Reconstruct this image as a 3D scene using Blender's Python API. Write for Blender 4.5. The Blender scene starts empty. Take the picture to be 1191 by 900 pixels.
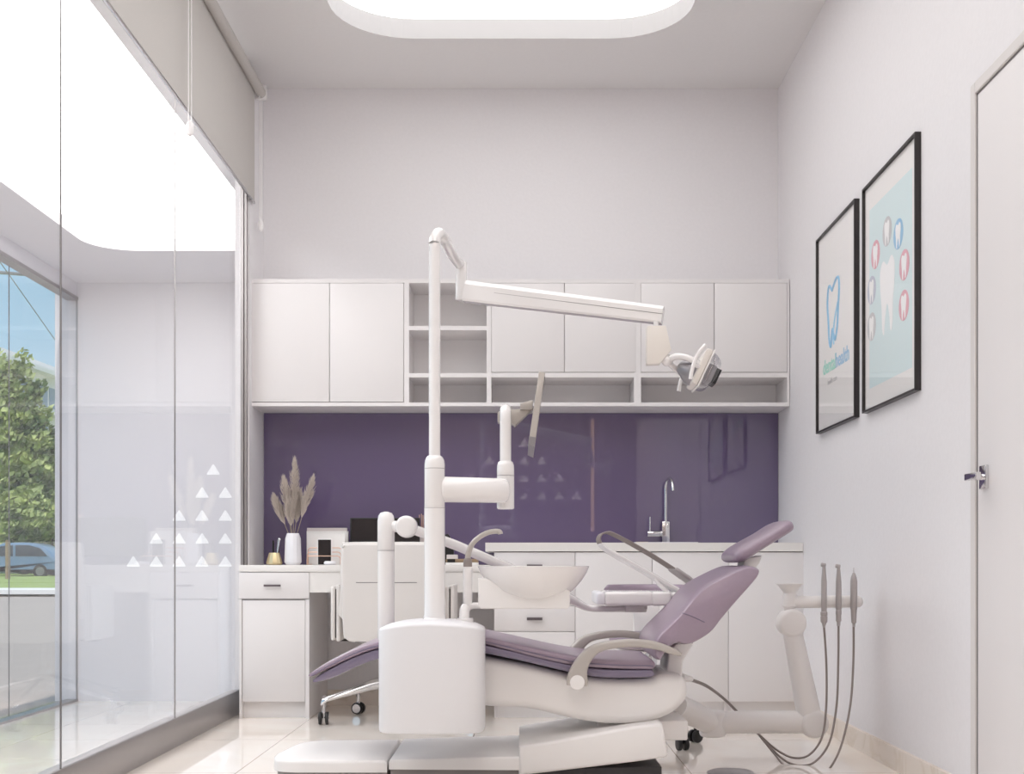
import bpy, bmesh, math, random
from mathutils import Vector, Matrix
random.seed(7)
C = bpy.context.scene.collection
F, CX, CY, H = 1390.0, 606.0, 657.0, 0.75      # focal length in pixels, vanishing point, eye height

def X(px, d): return (px-CX)*d/F
def Z(py, d): return H+(CY-py)*d/F
def P(px, py, d): return Vector((X(px, d), d, Z(py, d)))

# ------------------------------------------------------------------ materials
def srgb(r, g, b):
    def f(c):
        c /= 255.0
        return c/12.92 if c <= .04045 else ((c+.055)/1.055)**2.4
    return (f(r), f(g), f(b), 1)
MATS = {}
def mat(name, col, rough=.5, metal=0, coat=0, spec=.5, noise=0, nscale=200, bump=0, sheen=0, coat_rough=.03, ior=1.5):
    m = bpy.data.materials.new(name); m.use_nodes = True
    nt = m.node_tree; b = nt.nodes['Principled BSDF']
    c = srgb(*col)
    b.inputs['Base Color'].default_value = c
    b.inputs['Roughness'].default_value = rough
    b.inputs['Metallic'].default_value = metal
    b.inputs['Coat Weight'].default_value = coat
    b.inputs['Coat Roughness'].default_value = coat_rough
    b.inputs['Specular IOR Level'].default_value = spec
    b.inputs['IOR'].default_value = ior
    b.inputs['Sheen Weight'].default_value = sheen
    if noise or bump:
        tc = nt.nodes.new('ShaderNodeTexCoord'); n = nt.nodes.new('ShaderNodeTexNoise')
        n.inputs['Scale'].default_value = nscale; n.inputs['Detail'].default_value = 3
        nt.links.new(tc.outputs['Object'], n.inputs['Vector'])
        if noise:
            mx = nt.nodes.new('ShaderNodeMix'); mx.data_type = 'RGBA'
            mx.inputs[6].default_value = tuple(v*(1-noise) for v in c[:3])+(1,)
            mx.inputs[7].default_value = tuple(min(1, v*(1+noise)) for v in c[:3])+(1,)
            nt.links.new(n.outputs['Fac'], mx.inputs[0]); nt.links.new(mx.outputs[2], b.inputs['Base Color'])
        if bump:
            bp = nt.nodes.new('ShaderNodeBump'); bp.inputs['Strength'].default_value = bump
            bp.inputs['Distance'].default_value = .002
            nt.links.new(n.outputs['Fac'], bp.inputs['Height']); nt.links.new(bp.outputs[0], b.inputs['Normal'])
    MATS[name] = m
    return m
WALL = mat('wall_plaster', (227, 225, 227), .85, noise=.03, nscale=60, bump=.25)
WALL2 = mat('hall_plaster', (216, 214, 217), .85, noise=.02, nscale=60)
CEIL = mat('ceiling_paint', (218, 216, 216), .9, noise=.02, nscale=50, bump=.15)
REARW = mat('rear_wall_paint', (146, 139, 141), .8)
LACQ = mat('cabinet_lacquer', (224, 221, 221), .45, noise=.015, nscale=300)
LACQIN = mat('cabinet_inside', (234, 232, 232), .6)
LACQGAP = mat('cabinet_carcass', (222, 218, 218), .6)
WTOP = mat('worktop_white', (228, 225, 222), .35)
PURPLE = mat('purple_glass', (92, 77, 114), .35, coat=1, coat_rough=.01, ior=1.5)
PURPLE.node_tree.nodes['Principled BSDF'].inputs['Coat IOR'].default_value = 1.75
DENTAL = mat('dental_enamel', (230, 227, 226), .2, coat=.6, noise=.01, nscale=150)
DENTAL2 = mat('dental_plastic', (232, 229, 227), .4, noise=.015, nscale=300)
DUNIT = mat('unit_plastic', (222, 221, 223), .4, noise=.015, nscale=300)
DGREY = mat('plinth_grey', (140, 134, 132), .5)
DARKP = mat('dark_plate', (62, 60, 62), .5)
TAUPE = mat('armrest_taupe', (178, 171, 165), .35, coat=.3)
TUBEG = mat('hose_grey', (138, 128, 124), .45)
HANDP = mat('handpiece_grey', (176, 170, 169), .35, metal=.3)
MAUVE = mat('mauve_leather', (150, 133, 148), .36, coat=.35, coat_rough=.25, noise=.04, nscale=90, bump=.1)
MAUVED = mat('mauve_leather_dark', (120, 110, 132), .36, coat=.35, coat_rough=.25)
CHROME = mat('chrome', (225, 224, 226), .12, metal=1)
STEEL = mat('brushed_steel', (150, 147, 148), .32, metal=1, noise=.05, nscale=150)
FRAMEM = mat('frame_metal', (172, 168, 168), .35, metal=.85, noise=.05, nscale=250)
BLACK = mat('black_rubber', (22, 21, 23), .4)
BLACKM = mat('black_frame', (52, 48, 48), .35, metal=.3)
SCREEN = mat('dark_screen', (38, 33, 33), .15, coat=.5)
HANDLE = mat('handle_metal', (120, 112, 116), .35, metal=.8)
FABRIC = mat('blind_fabric', (188, 184, 180), .9, noise=.12, nscale=700, bump=.2)
CHFAB = mat('chair_fabric', (218, 214, 211), .8, noise=.05, nscale=500, bump=.25)
CORD = mat('blind_cord', (235, 233, 233), .5)
CERAM = mat('ceramic_white', (232, 231, 235), .3, coat=.3)
GOLD = mat('pale_gold', (228, 210, 168), .3, metal=.7)
ROSE = mat('rose_gold_wire', (228, 190, 168), .3, metal=.7)
PAMPAS = mat('pampas_plume', (196, 185, 176), .9, noise=.15, nscale=400)
STEM = mat('pampas_stem', (168, 156, 136), .8)
PAPER = mat('paper_white', (238, 236, 234), .6)
PAPER2 = mat('paper_grey', (214, 205, 203), .6)
TRIW = mat('sticker_white', (253, 253, 253), .6)
CYANP = mat('print_pale_cyan', (212, 232, 234), .5)
BLUEP = mat('print_blue', (128, 186, 222), .5)
BLUE2 = mat('print_light_blue', (150, 205, 235), .5)
GREENP = mat('print_green', (140, 218, 200), .5)
PINKP = mat('print_pink', (224, 158, 172), .5)
GREYP = mat('print_grey', (196, 196, 198), .5)
LILACP = mat('print_lilac', (186, 190, 206), .5)
PRINTW = mat('print_white', (246, 246, 246), .5)
SILV = mat('reflector_grey', (150, 147, 150), .3, metal=.5)
BEIGE = mat('lamp_beige', (226, 220, 213), .4)
REVEAL_SHADED = mat('recess_reveal_shaded', (182, 180, 180), .8)  # recess sides darkened: shade put into the colour beside the bright panel
DOORF = mat('door_frame_grey', (214, 210, 208), .5)
DOORM = mat('door_white', (228, 224, 224), .6, noise=.03, nscale=350, bump=.2)
SEAM = mat('seam_grey', (120, 116, 116), .6)
ASPH = mat('asphalt', (172, 158, 150), .9, noise=.08, nscale=2)
GRASS = mat('verge_grass', (150, 165, 92), .9, noise=.3, nscale=.8)
BLDG = mat('building_render', (236, 232, 230), .8, noise=.03, nscale=1)
BWIN = mat('building_window', (150, 160, 172), .3)
CARP = mat('car_paint', (96, 126, 156), .3, coat=.6)
CARG = mat('car_glass', (52, 62, 76), .15)
TRUNK = mat('bark', (110, 92, 76), .9)
POLE = mat('wood_pole', (150, 128, 104), .9)

def leafmat():
    m = mat('tree_leaves', (96, 122, 60), .8)
    nt = m.node_tree; b = nt.nodes['Principled BSDF']
    tc = nt.nodes.new('ShaderNodeTexCoord'); n = nt.nodes.new('ShaderNodeTexNoise')
    n.inputs['Scale'].default_value = .9; n.inputs['Detail'].default_value = 5
    cr = nt.nodes.new('ShaderNodeValToRGB')
    cr.color_ramp.elements[0].position = .35; cr.color_ramp.elements[0].color = srgb(104, 122, 76)
    cr.color_ramp.elements[1].position = .65; cr.color_ramp.elements[1].color = srgb(206, 212, 140)
    nt.links.new(tc.outputs['Object'], n.inputs['Vector']); nt.links.new(n.outputs['Fac'], cr.inputs[0])
    nt.links.new(cr.outputs[0], b.inputs['Base Color'])
    return m
LEAF = leafmat()

def emit(name, col, s):
    m = bpy.data.materials.new(name); m.use_nodes = True
    nt = m.node_tree; nt.nodes.clear()
    e = nt.nodes.new('ShaderNodeEmission'); o = nt.nodes.new('ShaderNodeOutputMaterial')
    e.inputs[0].default_value = col; e.inputs[1].default_value = s
    nt.links.new(e.outputs[0], o.inputs[0]); return m
PANEL = emit('luminous_ceiling', (1.0, .985, .98, 1), 2.75)
PANEL2 = emit('luminous_ceiling_hall', (1, .985, .985, 1), 6.2)
WARM = emit('warm_led', (1, .66, .45, 1), 1.7)

def glass(name, tint=(.985, .985, .985, 1), f0=.01, k=.32):
    m = bpy.data.materials.new(name); m.use_nodes = True
    nt = m.node_tree; nt.nodes.clear(); N = nt.nodes.new; L = nt.links.new
    o = N('ShaderNodeOutputMaterial'); mx = N('ShaderNodeMixShader'); t = N('ShaderNodeBsdfTransparent')
    g = N('ShaderNodeBsdfGlossy'); lw = N('ShaderNodeLayerWeight'); lw.inputs[0].default_value = .5
    pw = N('ShaderNodeMath'); pw.operation = 'POWER'; pw.inputs[1].default_value = 4.0
    ma = N('ShaderNodeMath'); ma.operation = 'MULTIPLY_ADD'; ma.inputs[1].default_value = k; ma.inputs[2].default_value = f0
    t.inputs[0].default_value = tint; g.inputs['Roughness'].default_value = 0.0
    g.inputs[0].default_value = (1, 1, 1, 1)
    L(lw.outputs['Facing'], pw.inputs[0]); L(pw.outputs[0], ma.inputs[0]); L(ma.outputs[0], mx.inputs[0])
    L(t.outputs[0], mx.inputs[1]); L(g.outputs[0], mx.inputs[2]); L(mx.outputs[0], o.inputs[0])
    return m
GLASS = glass('clear_glass')
PICGLASS = glass('picture_glass', (1, 1, 1, 1), .02, .4)
VISOR = glass('clear_visor', (.93, .93, .94, 1), .08, .6)

def floormat():
    m = mat('cream_marble_tile', (226, 216, 206), .08, coat=.2)
    nt = m.node_tree; b = nt.nodes['Principled BSDF']; N = nt.nodes.new; L = nt.links.new
    tc = N('ShaderNodeTexCoord'); sp = N('ShaderNodeSeparateXYZ'); L(tc.outputs['Object'], sp.inputs[0])
    def joint(out, off, size):
        a = N('ShaderNodeMath'); a.operation = 'ADD'; a.inputs[1].default_value = -off+size*50; L(out, a.inputs[0])
        d = N('ShaderNodeMath'); d.operation = 'MODULO'; d.inputs[1].default_value = size; L(a.outputs[0], d.inputs[0])
        c = N('ShaderNodeMath'); c.operation = 'LESS_THAN'; c.inputs[1].default_value = .004; L(d.outputs[0], c.inputs[0])
        return c.outputs[0]
    jx = joint(sp.outputs[0], -1.03, .82); jy = joint(sp.outputs[1], 5.13, .82)
    mxm = N('ShaderNodeMath'); mxm.operation = 'MAXIMUM'; L(jx, mxm.inputs[0]); L(jy, mxm.inputs[1])
    n = N('ShaderNodeTexNoise'); n.inputs['Scale'].default_value = 1.6; n.inputs['Detail'].default_value = 6; n.inputs['Distortion'].default_value = 1.5
    L(tc.outputs['Object'], n.inputs['Vector'])
    cr = N('ShaderNodeValToRGB'); e = cr.color_ramp.elements
    e[0].position = .35; e[0].color = srgb(242, 236, 229); e[1].position = .7; e[1].color = srgb(238, 229, 220)
    v = cr.color_ramp.elements.new(.5); v.color = srgb(240, 231, 222)
    L(n.outputs['Fac'], cr.inputs[0])
    mx = N('ShaderNodeMix'); mx.data_type = 'RGBA'; mx.inputs[7].default_value = srgb(176, 160, 144)
    L(mxm.outputs[0], mx.inputs[0]); L(cr.outputs[0], mx.inputs[6]); L(mx.outputs[2], b.inputs['Base Color'])
    b.inputs['IOR'].default_value = 1.9
    return m
FLOOR = floormat(); FLOOR.node_tree.nodes['Principled BSDF'].inputs['Roughness'].default_value = .035
def basemat():
    m = mat('cream_stone_skirting', (224, 212, 200), .3)
    nt = m.node_tree; b = nt.nodes['Principled BSDF']; N = nt.nodes.new; L = nt.links.new
    tc = N('ShaderNodeTexCoord'); n = N('ShaderNodeTexNoise'); n.inputs['Scale'].default_value = 3; n.inputs['Detail'].default_value = 6
    n.inputs['Distortion'].default_value = 2
    cr = N('ShaderNodeValToRGB'); e = cr.color_ramp.elements
    e[0].position = .40; e[0].color = srgb(222, 211, 200); e[1].position = .52; e[1].color = srgb(226, 216, 206)
    k = e.new(.46); k.color = srgb(216, 204, 190)
    L(tc.outputs['Object'], n.inputs['Vector']); L(n.outputs['Fac'], cr.inputs[0]); L(cr.outputs[0], b.inputs['Base Color'])
    return m
SKIRT = basemat()

# ------------------------------------------------------------------ builders
class B:
    def __init__(s): s.bm = bmesh.new()
    def box(s, x0, x1, y0, y1, z0, z1, bev=0, seg=2):
        t = bmesh.new(); bmesh.ops.create_cube(t, size=1)
        for v in t.verts:
            v.co = Vector(((x0+x1)/2+v.co.x*(x1-x0), (y0+y1)/2+v.co.y*(y1-y0), (z0+z1)/2+v.co.z*(z1-z0)))
        if bev: bmesh.ops.bevel(t, geom=t.edges[:], offset=bev, segments=seg, profile=.5, affect='EDGES')
        s.join(t); return s
    def join(s, t, M=None):
        if M is not None: bmesh.ops.transform(t, matrix=M, verts=t.verts)
        me = bpy.data.meshes.new('t'); t.to_mesh(me); t.free(); s.bm.from_mesh(me); bpy.data.meshes.remove(me); return s
    def ring(s, c, u, v, r, n, ru=None):
        ru = r if ru is None else ru
        return [s.bm.verts.new(c+u*(math.cos(2*math.pi*k/n)*r)+v*(math.sin(2*math.pi*k/n)*ru)) for k in range(n)]
    def bridge(s, a, b):
        n = len(a)
        for k in range(n):
            try: s.bm.faces.new((a[k], a[(k+1) % n], b[(k+1) % n], b[k]))
            except ValueError: pass
    def cap(s, a, flip=False):
        try: s.bm.faces.new(a[::-1] if flip else a)
        except ValueError: pass
    def tube(s, pts, rad, n=16, caps=True, closed=False):
        pts = [Vector(p) for p in pts]
        if not hasattr(rad, '__len__'): rad = [rad]*len(pts)
        rings = []; N = len(pts); u = None
        for i, p in enumerate(pts):
            if closed: d = pts[(i+1) % N]-pts[i-1]
            else: d = pts[min(i+1, N-1)]-pts[max(i-1, 0)]
            if d.length < 1e-9: d = Vector((0, 0, 1))
            d.normalize()
            if u is None:
                a = Vector((0, 0, 1)) if abs(d.z) < .9 else Vector((0, 1, 0))
                u = (a-d*a.dot(d)).normalized()
            else: u = (u-d*u.dot(d)).normalized()
            v = d.cross(u)
            rings.append(s.ring(p, u, v, rad[i], n))
        for a, b in zip(rings, rings[1:]): s.bridge(a, b)
        if closed: s.bridge(rings[-1], rings[0])
        elif caps: s.cap(rings[0], True); s.cap(rings[-1])
        return s
    def rod(s, p0, p1, r0, r1=None, n=20, rnd=0):
        p0 = Vector(p0); p1 = Vector(p1); r1 = r0 if r1 is None else r1
        if not rnd: return s.tube([p0, p1], [r0, r1], n)
        d = (p1-p0).normalized(); k = rnd
        pts = []; rr = []
        for t in (0, .3, .6, 1):
            pts.append(p0+d*(k*(1-math.cos(t*math.pi/2)))); rr.append(r0-k+k*math.sin(t*math.pi/2))
        for t in (1, .6, .3, 0):
            pts.append(p1-d*(k*(1-math.cos(t*math.pi/2)))); rr.append(r1-k+k*math.sin(t*math.pi/2))
        return s.tube(pts, rr, n)
    def lathe(s, o, prof, ax=(0, 0, 1), n=32):
        o = Vector(o); ax = Vector(ax).normalized()
        a = Vector((1, 0, 0)) if abs(ax.x) < .9 else Vector((0, 1, 0))
        u = (a-ax*a.dot(ax)).normalized(); v = ax.cross(u); rings = []
        for r, h in prof: rings.append(s.ring(o+ax*h, u, v, max(r, 1e-4), n))
        for a, b in zip(rings, rings[1:]): s.bridge(a, b)
        s.cap(rings[0], True); s.cap(rings[-1]); return s
    def ball(s, c, r, sc=(1, 1, 1)):
        t = bmesh.new(); bmesh.ops.create_uvsphere(t, u_segments=24, v_segments=16, radius=r)
        return s.join(t, Matrix.Translation(Vector(c)) @ Matrix.Diagonal((*sc, 1)))
    def pillow(s, prof, y0, y1, r=0, seg=5, ri=1.0):
        """outline in (x, z) given real width along y with rounded rims"""
        n = len(prof); A = sum(prof[i][0]*prof[(i+1) % n][1]-prof[(i+1) % n][0]*prof[i][1] for i in range(n))
        if A < 0: prof = prof[::-1]
        nrm = []
        for i in range(n):
            a = Vector(prof[i-1]); b = Vector(prof[i]); c = Vector(prof[(i+1) % n])
            d1 = (b-a).normalized(); d2 = (c-b).normalized(); t = (d1+d2)
            t = t.normalized() if t.length > 1e-6 else d1
            cs = max(.5, t.dot(d1)); nrm.append(Vector((t.y, -t.x))/cs)
        if r:
            lv = [(y0+r*math.sin(k/seg*math.pi/2), 0) for k in ()]
            lv = [(y0+r*(1-math.cos(k/seg*math.pi/2)), r*ri*(1-math.sin(k/seg*math.pi/2))) for k in range(seg+1)]
            lv += [(y1-(y-y0), o) for y, o in lv[::-1]]
        else: lv = [(y0, 0), (y1, 0)]
        rings = [[s.bm.verts.new((prof[i][0]-nrm[i].x*o, y, prof[i][1]-nrm[i].y*o)) for i in range(n)] for y, o in lv]
        for a, b in zip(rings, rings[1:]): s.bridge(a, b)
        fs = []
        for rg_ in (rings[0][::-1], rings[-1]):
            try: fs.append(s.bm.faces.new(rg_))
            except ValueError: pass
        s.bm.normal_update(); bmesh.ops.triangulate(s.bm, faces=fs, quad_method='BEAUTY', ngon_method='EAR_CLIP')
        return s
    def slab(s, path, ht, y0, y1, wr=None, n=6, p=2.6, bottom=1.0):
        """cushion: path of (x, z) points, half thickness per point, super-elliptic section across y"""
        M = 28; rings = []; N = len(path); yc = (y0+y1)/2
        for i, (x, z) in enumerate(path):
            a = Vector(path[max(i-1, 0)]); b = Vector(path[min(i+1, N-1)]); d = (b-a).normalized(); nn = Vector((-d.y, d.x))
            w = (y1-y0)/2*(wr[i] if wr else 1); h = ht[i]; rg = []
            for k in range(M):
                t = 2*math.pi*k/M; c, q = math.cos(t), math.sin(t)
                cy = math.copysign(abs(c)**(2/p/1.6), c); cz = math.copysign(abs(q)**(2/p), q)
                hh = h*(bottom if q < 0 else 1)
                rg.append(s.bm.verts.new((x+nn.x*cz*hh, yc+cy*w, z+nn.y*cz*hh)))
            rings.append(rg)
        for a, b in zip(rings, rings[1:]): s.bridge(a, b)
        s.cap(rings[0], True); s.cap(rings[-1]); return s
    def build(s, name, m, parent=None, off=None, smooth=True, ang=35, bevel=0):
        if bevel:
            es = [e for e in s.bm.edges if len(e.link_faces) == 2 and e.calc_face_angle(0) > math.radians(40)]
            bmesh.ops.bevel(s.bm, geom=es, offset=bevel, segments=2, profile=.5, affect='EDGES')
        bmesh.ops.recalc_face_normals(s.bm, faces=s.bm.faces)
        me = bpy.data.meshes.new(name); root = parent
        base = Vector((0, 0, 0))
        if parent is not None:
            r = parent
            while r.parent: r = r.parent
            base = Vector(r.location)
        elif off is not None: base = Vector(off)
        if base.length: bmesh.ops.translate(s.bm, vec=-base, verts=s.bm.verts)
        s.bm.to_mesh(me); s.bm.free()
        me.materials.append(m)
        if smooth:
            for p in me.polygons: p.use_smooth = True
            me.set_sharp_from_angle(angle=math.radians(ang))
        o = bpy.data.objects.new(name, me); C.objects.link(o)
        if parent is not None: o.parent = parent
        else: o.location = base
        return o

def thing(name, label, cat, loc=(0, 0, 0), group=None):
    o = bpy.data.objects.new(name, None); C.objects.link(o); o.location = loc
    o.empty_display_size = .1
    o['label'] = label; o['category'] = cat
    if group: o['group'] = group
    return o
def tag(o, label, cat, group=None, kind=None):
    o['label'] = label; o['category'] = cat
    if group: o['group'] = group
    if kind: o['kind'] = kind
    return o
def struct(o): o['kind'] = 'structure'; return o
def spline(pts, k=8, closed=False):
    pts = [Vector(p) for p in pts]; N = len(pts); out = []
    rng = range(N) if closed else range(N-1)
    for i in rng:
        p1 = pts[i]; p2 = pts[(i+1) % N]
        p0 = pts[i-1] if (closed or i > 0) else p1; p3 = pts[(i+2) % N] if (closed or i+2 < N) else p2
        for j in range(k):
            t = j/k
            out.append(.5*((2*p1)+(p2-p0)*t+(2*p0-5*p1+4*p2-p3)*t*t+(3*p1-p0-3*p2+p3)*t**3))
    if not closed: out.append(pts[-1])
    return out
def pxpath(pts, d): return [(X(a, d), Z(b, d)) for a, b in pts]

# ------------------------------------------------------------------ the setting
DW = 6.4; XR = 1.378; XL = -1.378; XG = -1.425; ZC = 3.30; YR = -1.5; XH = -4.012; DH = 10.8
DCL = 6.06   # where the solid left wall ends and the glass begins
ZH = -.48   # the hall beyond the glass lies lower
struct(B().box(XL-.072, XR+.15, YR-.15, DW+.12, ZH-.1, 0).build('floor', FLOOR, smooth=False))
struct(B().box(XH-.2, XL-.0725, YR-.15, DH+.15, ZH-.12, ZH).build('floor_hall', FLOOR, smooth=False))
struct(B().box(XL-.072, XR+.15, DW, DW+.12, 0, ZC+.3).build('wall_back', WALL, smooth=False))
struct(B().box(XR, XR+.15, YR, DW, 0, ZC+.3).build('wall_right', WALL, smooth=False))
struct(B().box(XH-.2, XR+.15, YR-.15, YR, ZH, ZC+.3).build('wall_front', REARW, smooth=False))
struct(B().box(XL-.072, XL, DCL, DW, 0, ZC).build('wall_left', WALL, smooth=False))
struct(B().box(XL-.072, XL, DW+.121, DH, ZH, ZC).build('wall_hall', WALL2, smooth=False))
struct(B().box(XH-.2, XL, DH, DH+.15, ZH, ZC+.3).build('wall_hall_back', WALL2, smooth=False))

def rrect(x0, x1, y0, y1, r, n=10):
    pts = []
    for cx, cy, a0 in ((x1-r, y1-r, 0), (x0+r, y1-r, 90), (x0+r, y0+r, 180), (x1-r, y0+r, 270)):
        for k in range(n+1):
            a = math.radians(a0+90*k/n); pts.append((cx+r*math.cos(a), cy+r*math.sin(a)))
    return pts
def ceiling(name, x0, x1, y0, y1, hole, panel, m, r=.36, dz=.095):
    """ceiling slab with a rounded recess, its luminous sheet above"""
    bm = bmesh.new(); hp = rrect(*hole, r)
    outer = [(x0, y0), (x1, y0), (x1, y1), (x0, y1)]
    vo = [bm.verts.new((a, b, ZC)) for a, b in outer]; vh = [bm.verts.new((a, b, ZC)) for a, b in hp]
    eo = [bm.edges.new((vo[i], vo[(i+1) % 4])) for i in range(4)]
    eh = [bm.edges.new((vh[i], vh[(i+1) % len(vh)])) for i in range(len(vh))]
    bmesh.ops.triangle_fill(bm, edges=eo+eh, use_beauty=True)
    n = len(hp)
    vo2 = [bm.verts.new((a, b, ZC+.3)) for a, b in outer]
    for i in range(4): bm.faces.new((vo[i], vo[(i+1) % 4], vo2[(i+1) % 4], vo2[i]))
    bm.faces.new(vo2)
    b = B(); b.bm.free(); b.bm = bm
    c = struct(b.build(name, m, smooth=False))
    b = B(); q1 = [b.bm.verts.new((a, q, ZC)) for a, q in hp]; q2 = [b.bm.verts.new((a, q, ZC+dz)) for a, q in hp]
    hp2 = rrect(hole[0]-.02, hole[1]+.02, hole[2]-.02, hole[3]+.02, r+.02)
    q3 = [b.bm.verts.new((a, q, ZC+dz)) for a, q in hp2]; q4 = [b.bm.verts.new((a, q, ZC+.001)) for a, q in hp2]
    b.bridge(q1, q2); b.bridge(q2, q3); b.bridge(q3, q4); b.bridge(q4, q1); struct(b.build('trim_20', REVEAL_SHADED, smooth=False))
    b = B(); r1 = [b.bm.verts.new((a, q, ZC+dz)) for a, q in hp]; r2 = [b.bm.verts.new((a, q, ZC+dz+.02)) for a, q in hp]
    b.bridge(r1, r2); b.cap(r1, True); b.cap(r2)
    return b.build('skylight_panel', panel, parent=None, smooth=False)
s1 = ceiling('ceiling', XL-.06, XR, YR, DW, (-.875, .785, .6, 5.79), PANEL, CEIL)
tag(s1, 'rounded rectangular luminous skylight above the treatment chair', 'skylight')
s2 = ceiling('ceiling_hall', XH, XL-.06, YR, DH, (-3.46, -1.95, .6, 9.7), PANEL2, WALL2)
tag(s2, 'luminous skylight in the hall ceiling behind the glass partition', 'skylight')

# skirting
struct(B().box(XR-.014, XR, 3.66, DW-.02, 0, .083).build('baseboard_right', SKIRT, smooth=False))
struct(B().box(XL, .0, DW-.014, DW, 0, .083).build('baseboard_back', SKIRT, smooth=False))

# glass partition: steel sill, mullion and panes
struct(B().box(XG-.045, -1.428+.008, YR, DCL, 0, .119, bev=.002).build('trim_1', FRAMEM))
struct(B().box(XG+.012, XG+.026, 6.02, DCL, .119, ZC).box(XG+.028, XG+.040, 6.03, DCL, .119, ZC).build('trim_2', FRAMEM, smooth=False))
edges = [6.055, 4.92, 3.70, 2.48, 1.26, .04, YR]
for i in range(len(edges)-1):
    o = B().box(XG-.003, XG+.003, edges[i+1]+.0015, edges[i]-.0015, .119, ZC).build('window_%d' % (i+1), GLASS, smooth=False)
    struct(o)
for i, e in enumerate(edges[1:-1]):
    struct(B().box(XG-.0028, XG+.0028, e-.0012, e+.0012, .119, ZC).build('trim_%d' % (i+3), SEAM if i else FRAMEM, smooth=False))

# hall facade: piers, head frame and big window to the street
struct(B().box(XH-.09, XH, YR, .2, ZH, ZC).box(XH-.09, XH, .2, DH, 3.17, ZC+.3).build('wall_hall_left', WALL2, smooth=False))
struct(B().box(XH-.09, XH+.012, .2, DH, 3.14, 3.17).box(XH-.09, XH+.01, .2, DH, ZH, ZH+.02).box(XH-.006, XH+.006, DH-.012, DH, ZH+.02, 3.14).build('trim_8', FRAMEM, smooth=False))
for i, (a, b) in enumerate(((9.56, DH-.002), (7.3, 9.555), (4.9, 7.295), (2.5, 4.895), (.2, 2.495))):
    struct(B().box(XH-.088, XH-.078, a, b, ZH+.02, 3.14).build('window_%d' % (i+8), GLASS, smooth=False))
    if i: struct(B().box(XH-.087, XH-.079, b+.001, b+.004, ZH+.02, 3.14).build('trim_%d' % (i+9), SEAM, smooth=False))

# door in the right wall
def door():
    y0, y1, zt = 2.68, 3.60, 2.17
    fr = struct(B().box(XR-.012, XR+.03, y1, y1+.035, 0, zt+.035).box(XR-.012, XR+.03, y0-.035, y0, 0, zt+.035).box(XR-.012, XR+.03, y0, y1, zt, zt+.035).build('door_1', DOORF, smooth=False, bevel=.003))
    B().box(XR-.004, XR+.02, y0+.004, y1-.004, .006, zt-.004, bev=.002).build('door_leaf', DOORM, fr)
    B().box(XR-.0055, XR+.001, y1-.005, y1+.0005, .0, zt+.001).box(XR-.0055, XR+.001, y0, y1, zt-.005, zt+.0005).build('door_gap', SEAM, fr, smooth=False)
    h = B().box(XR-.014, XR-.004, 3.51, 3.56, .975, 1.045, bev=.002)
    h.rod((XR-.013, 3.535, 1.01), (XR-.05, 3.535, 1.01), .009)
    h.box(XR-.062, XR-.046, 3.46, 3.55, 1.0, 1.02, bev=.002)
    h.build('door_handle', CHROME, fr)
door()

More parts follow.
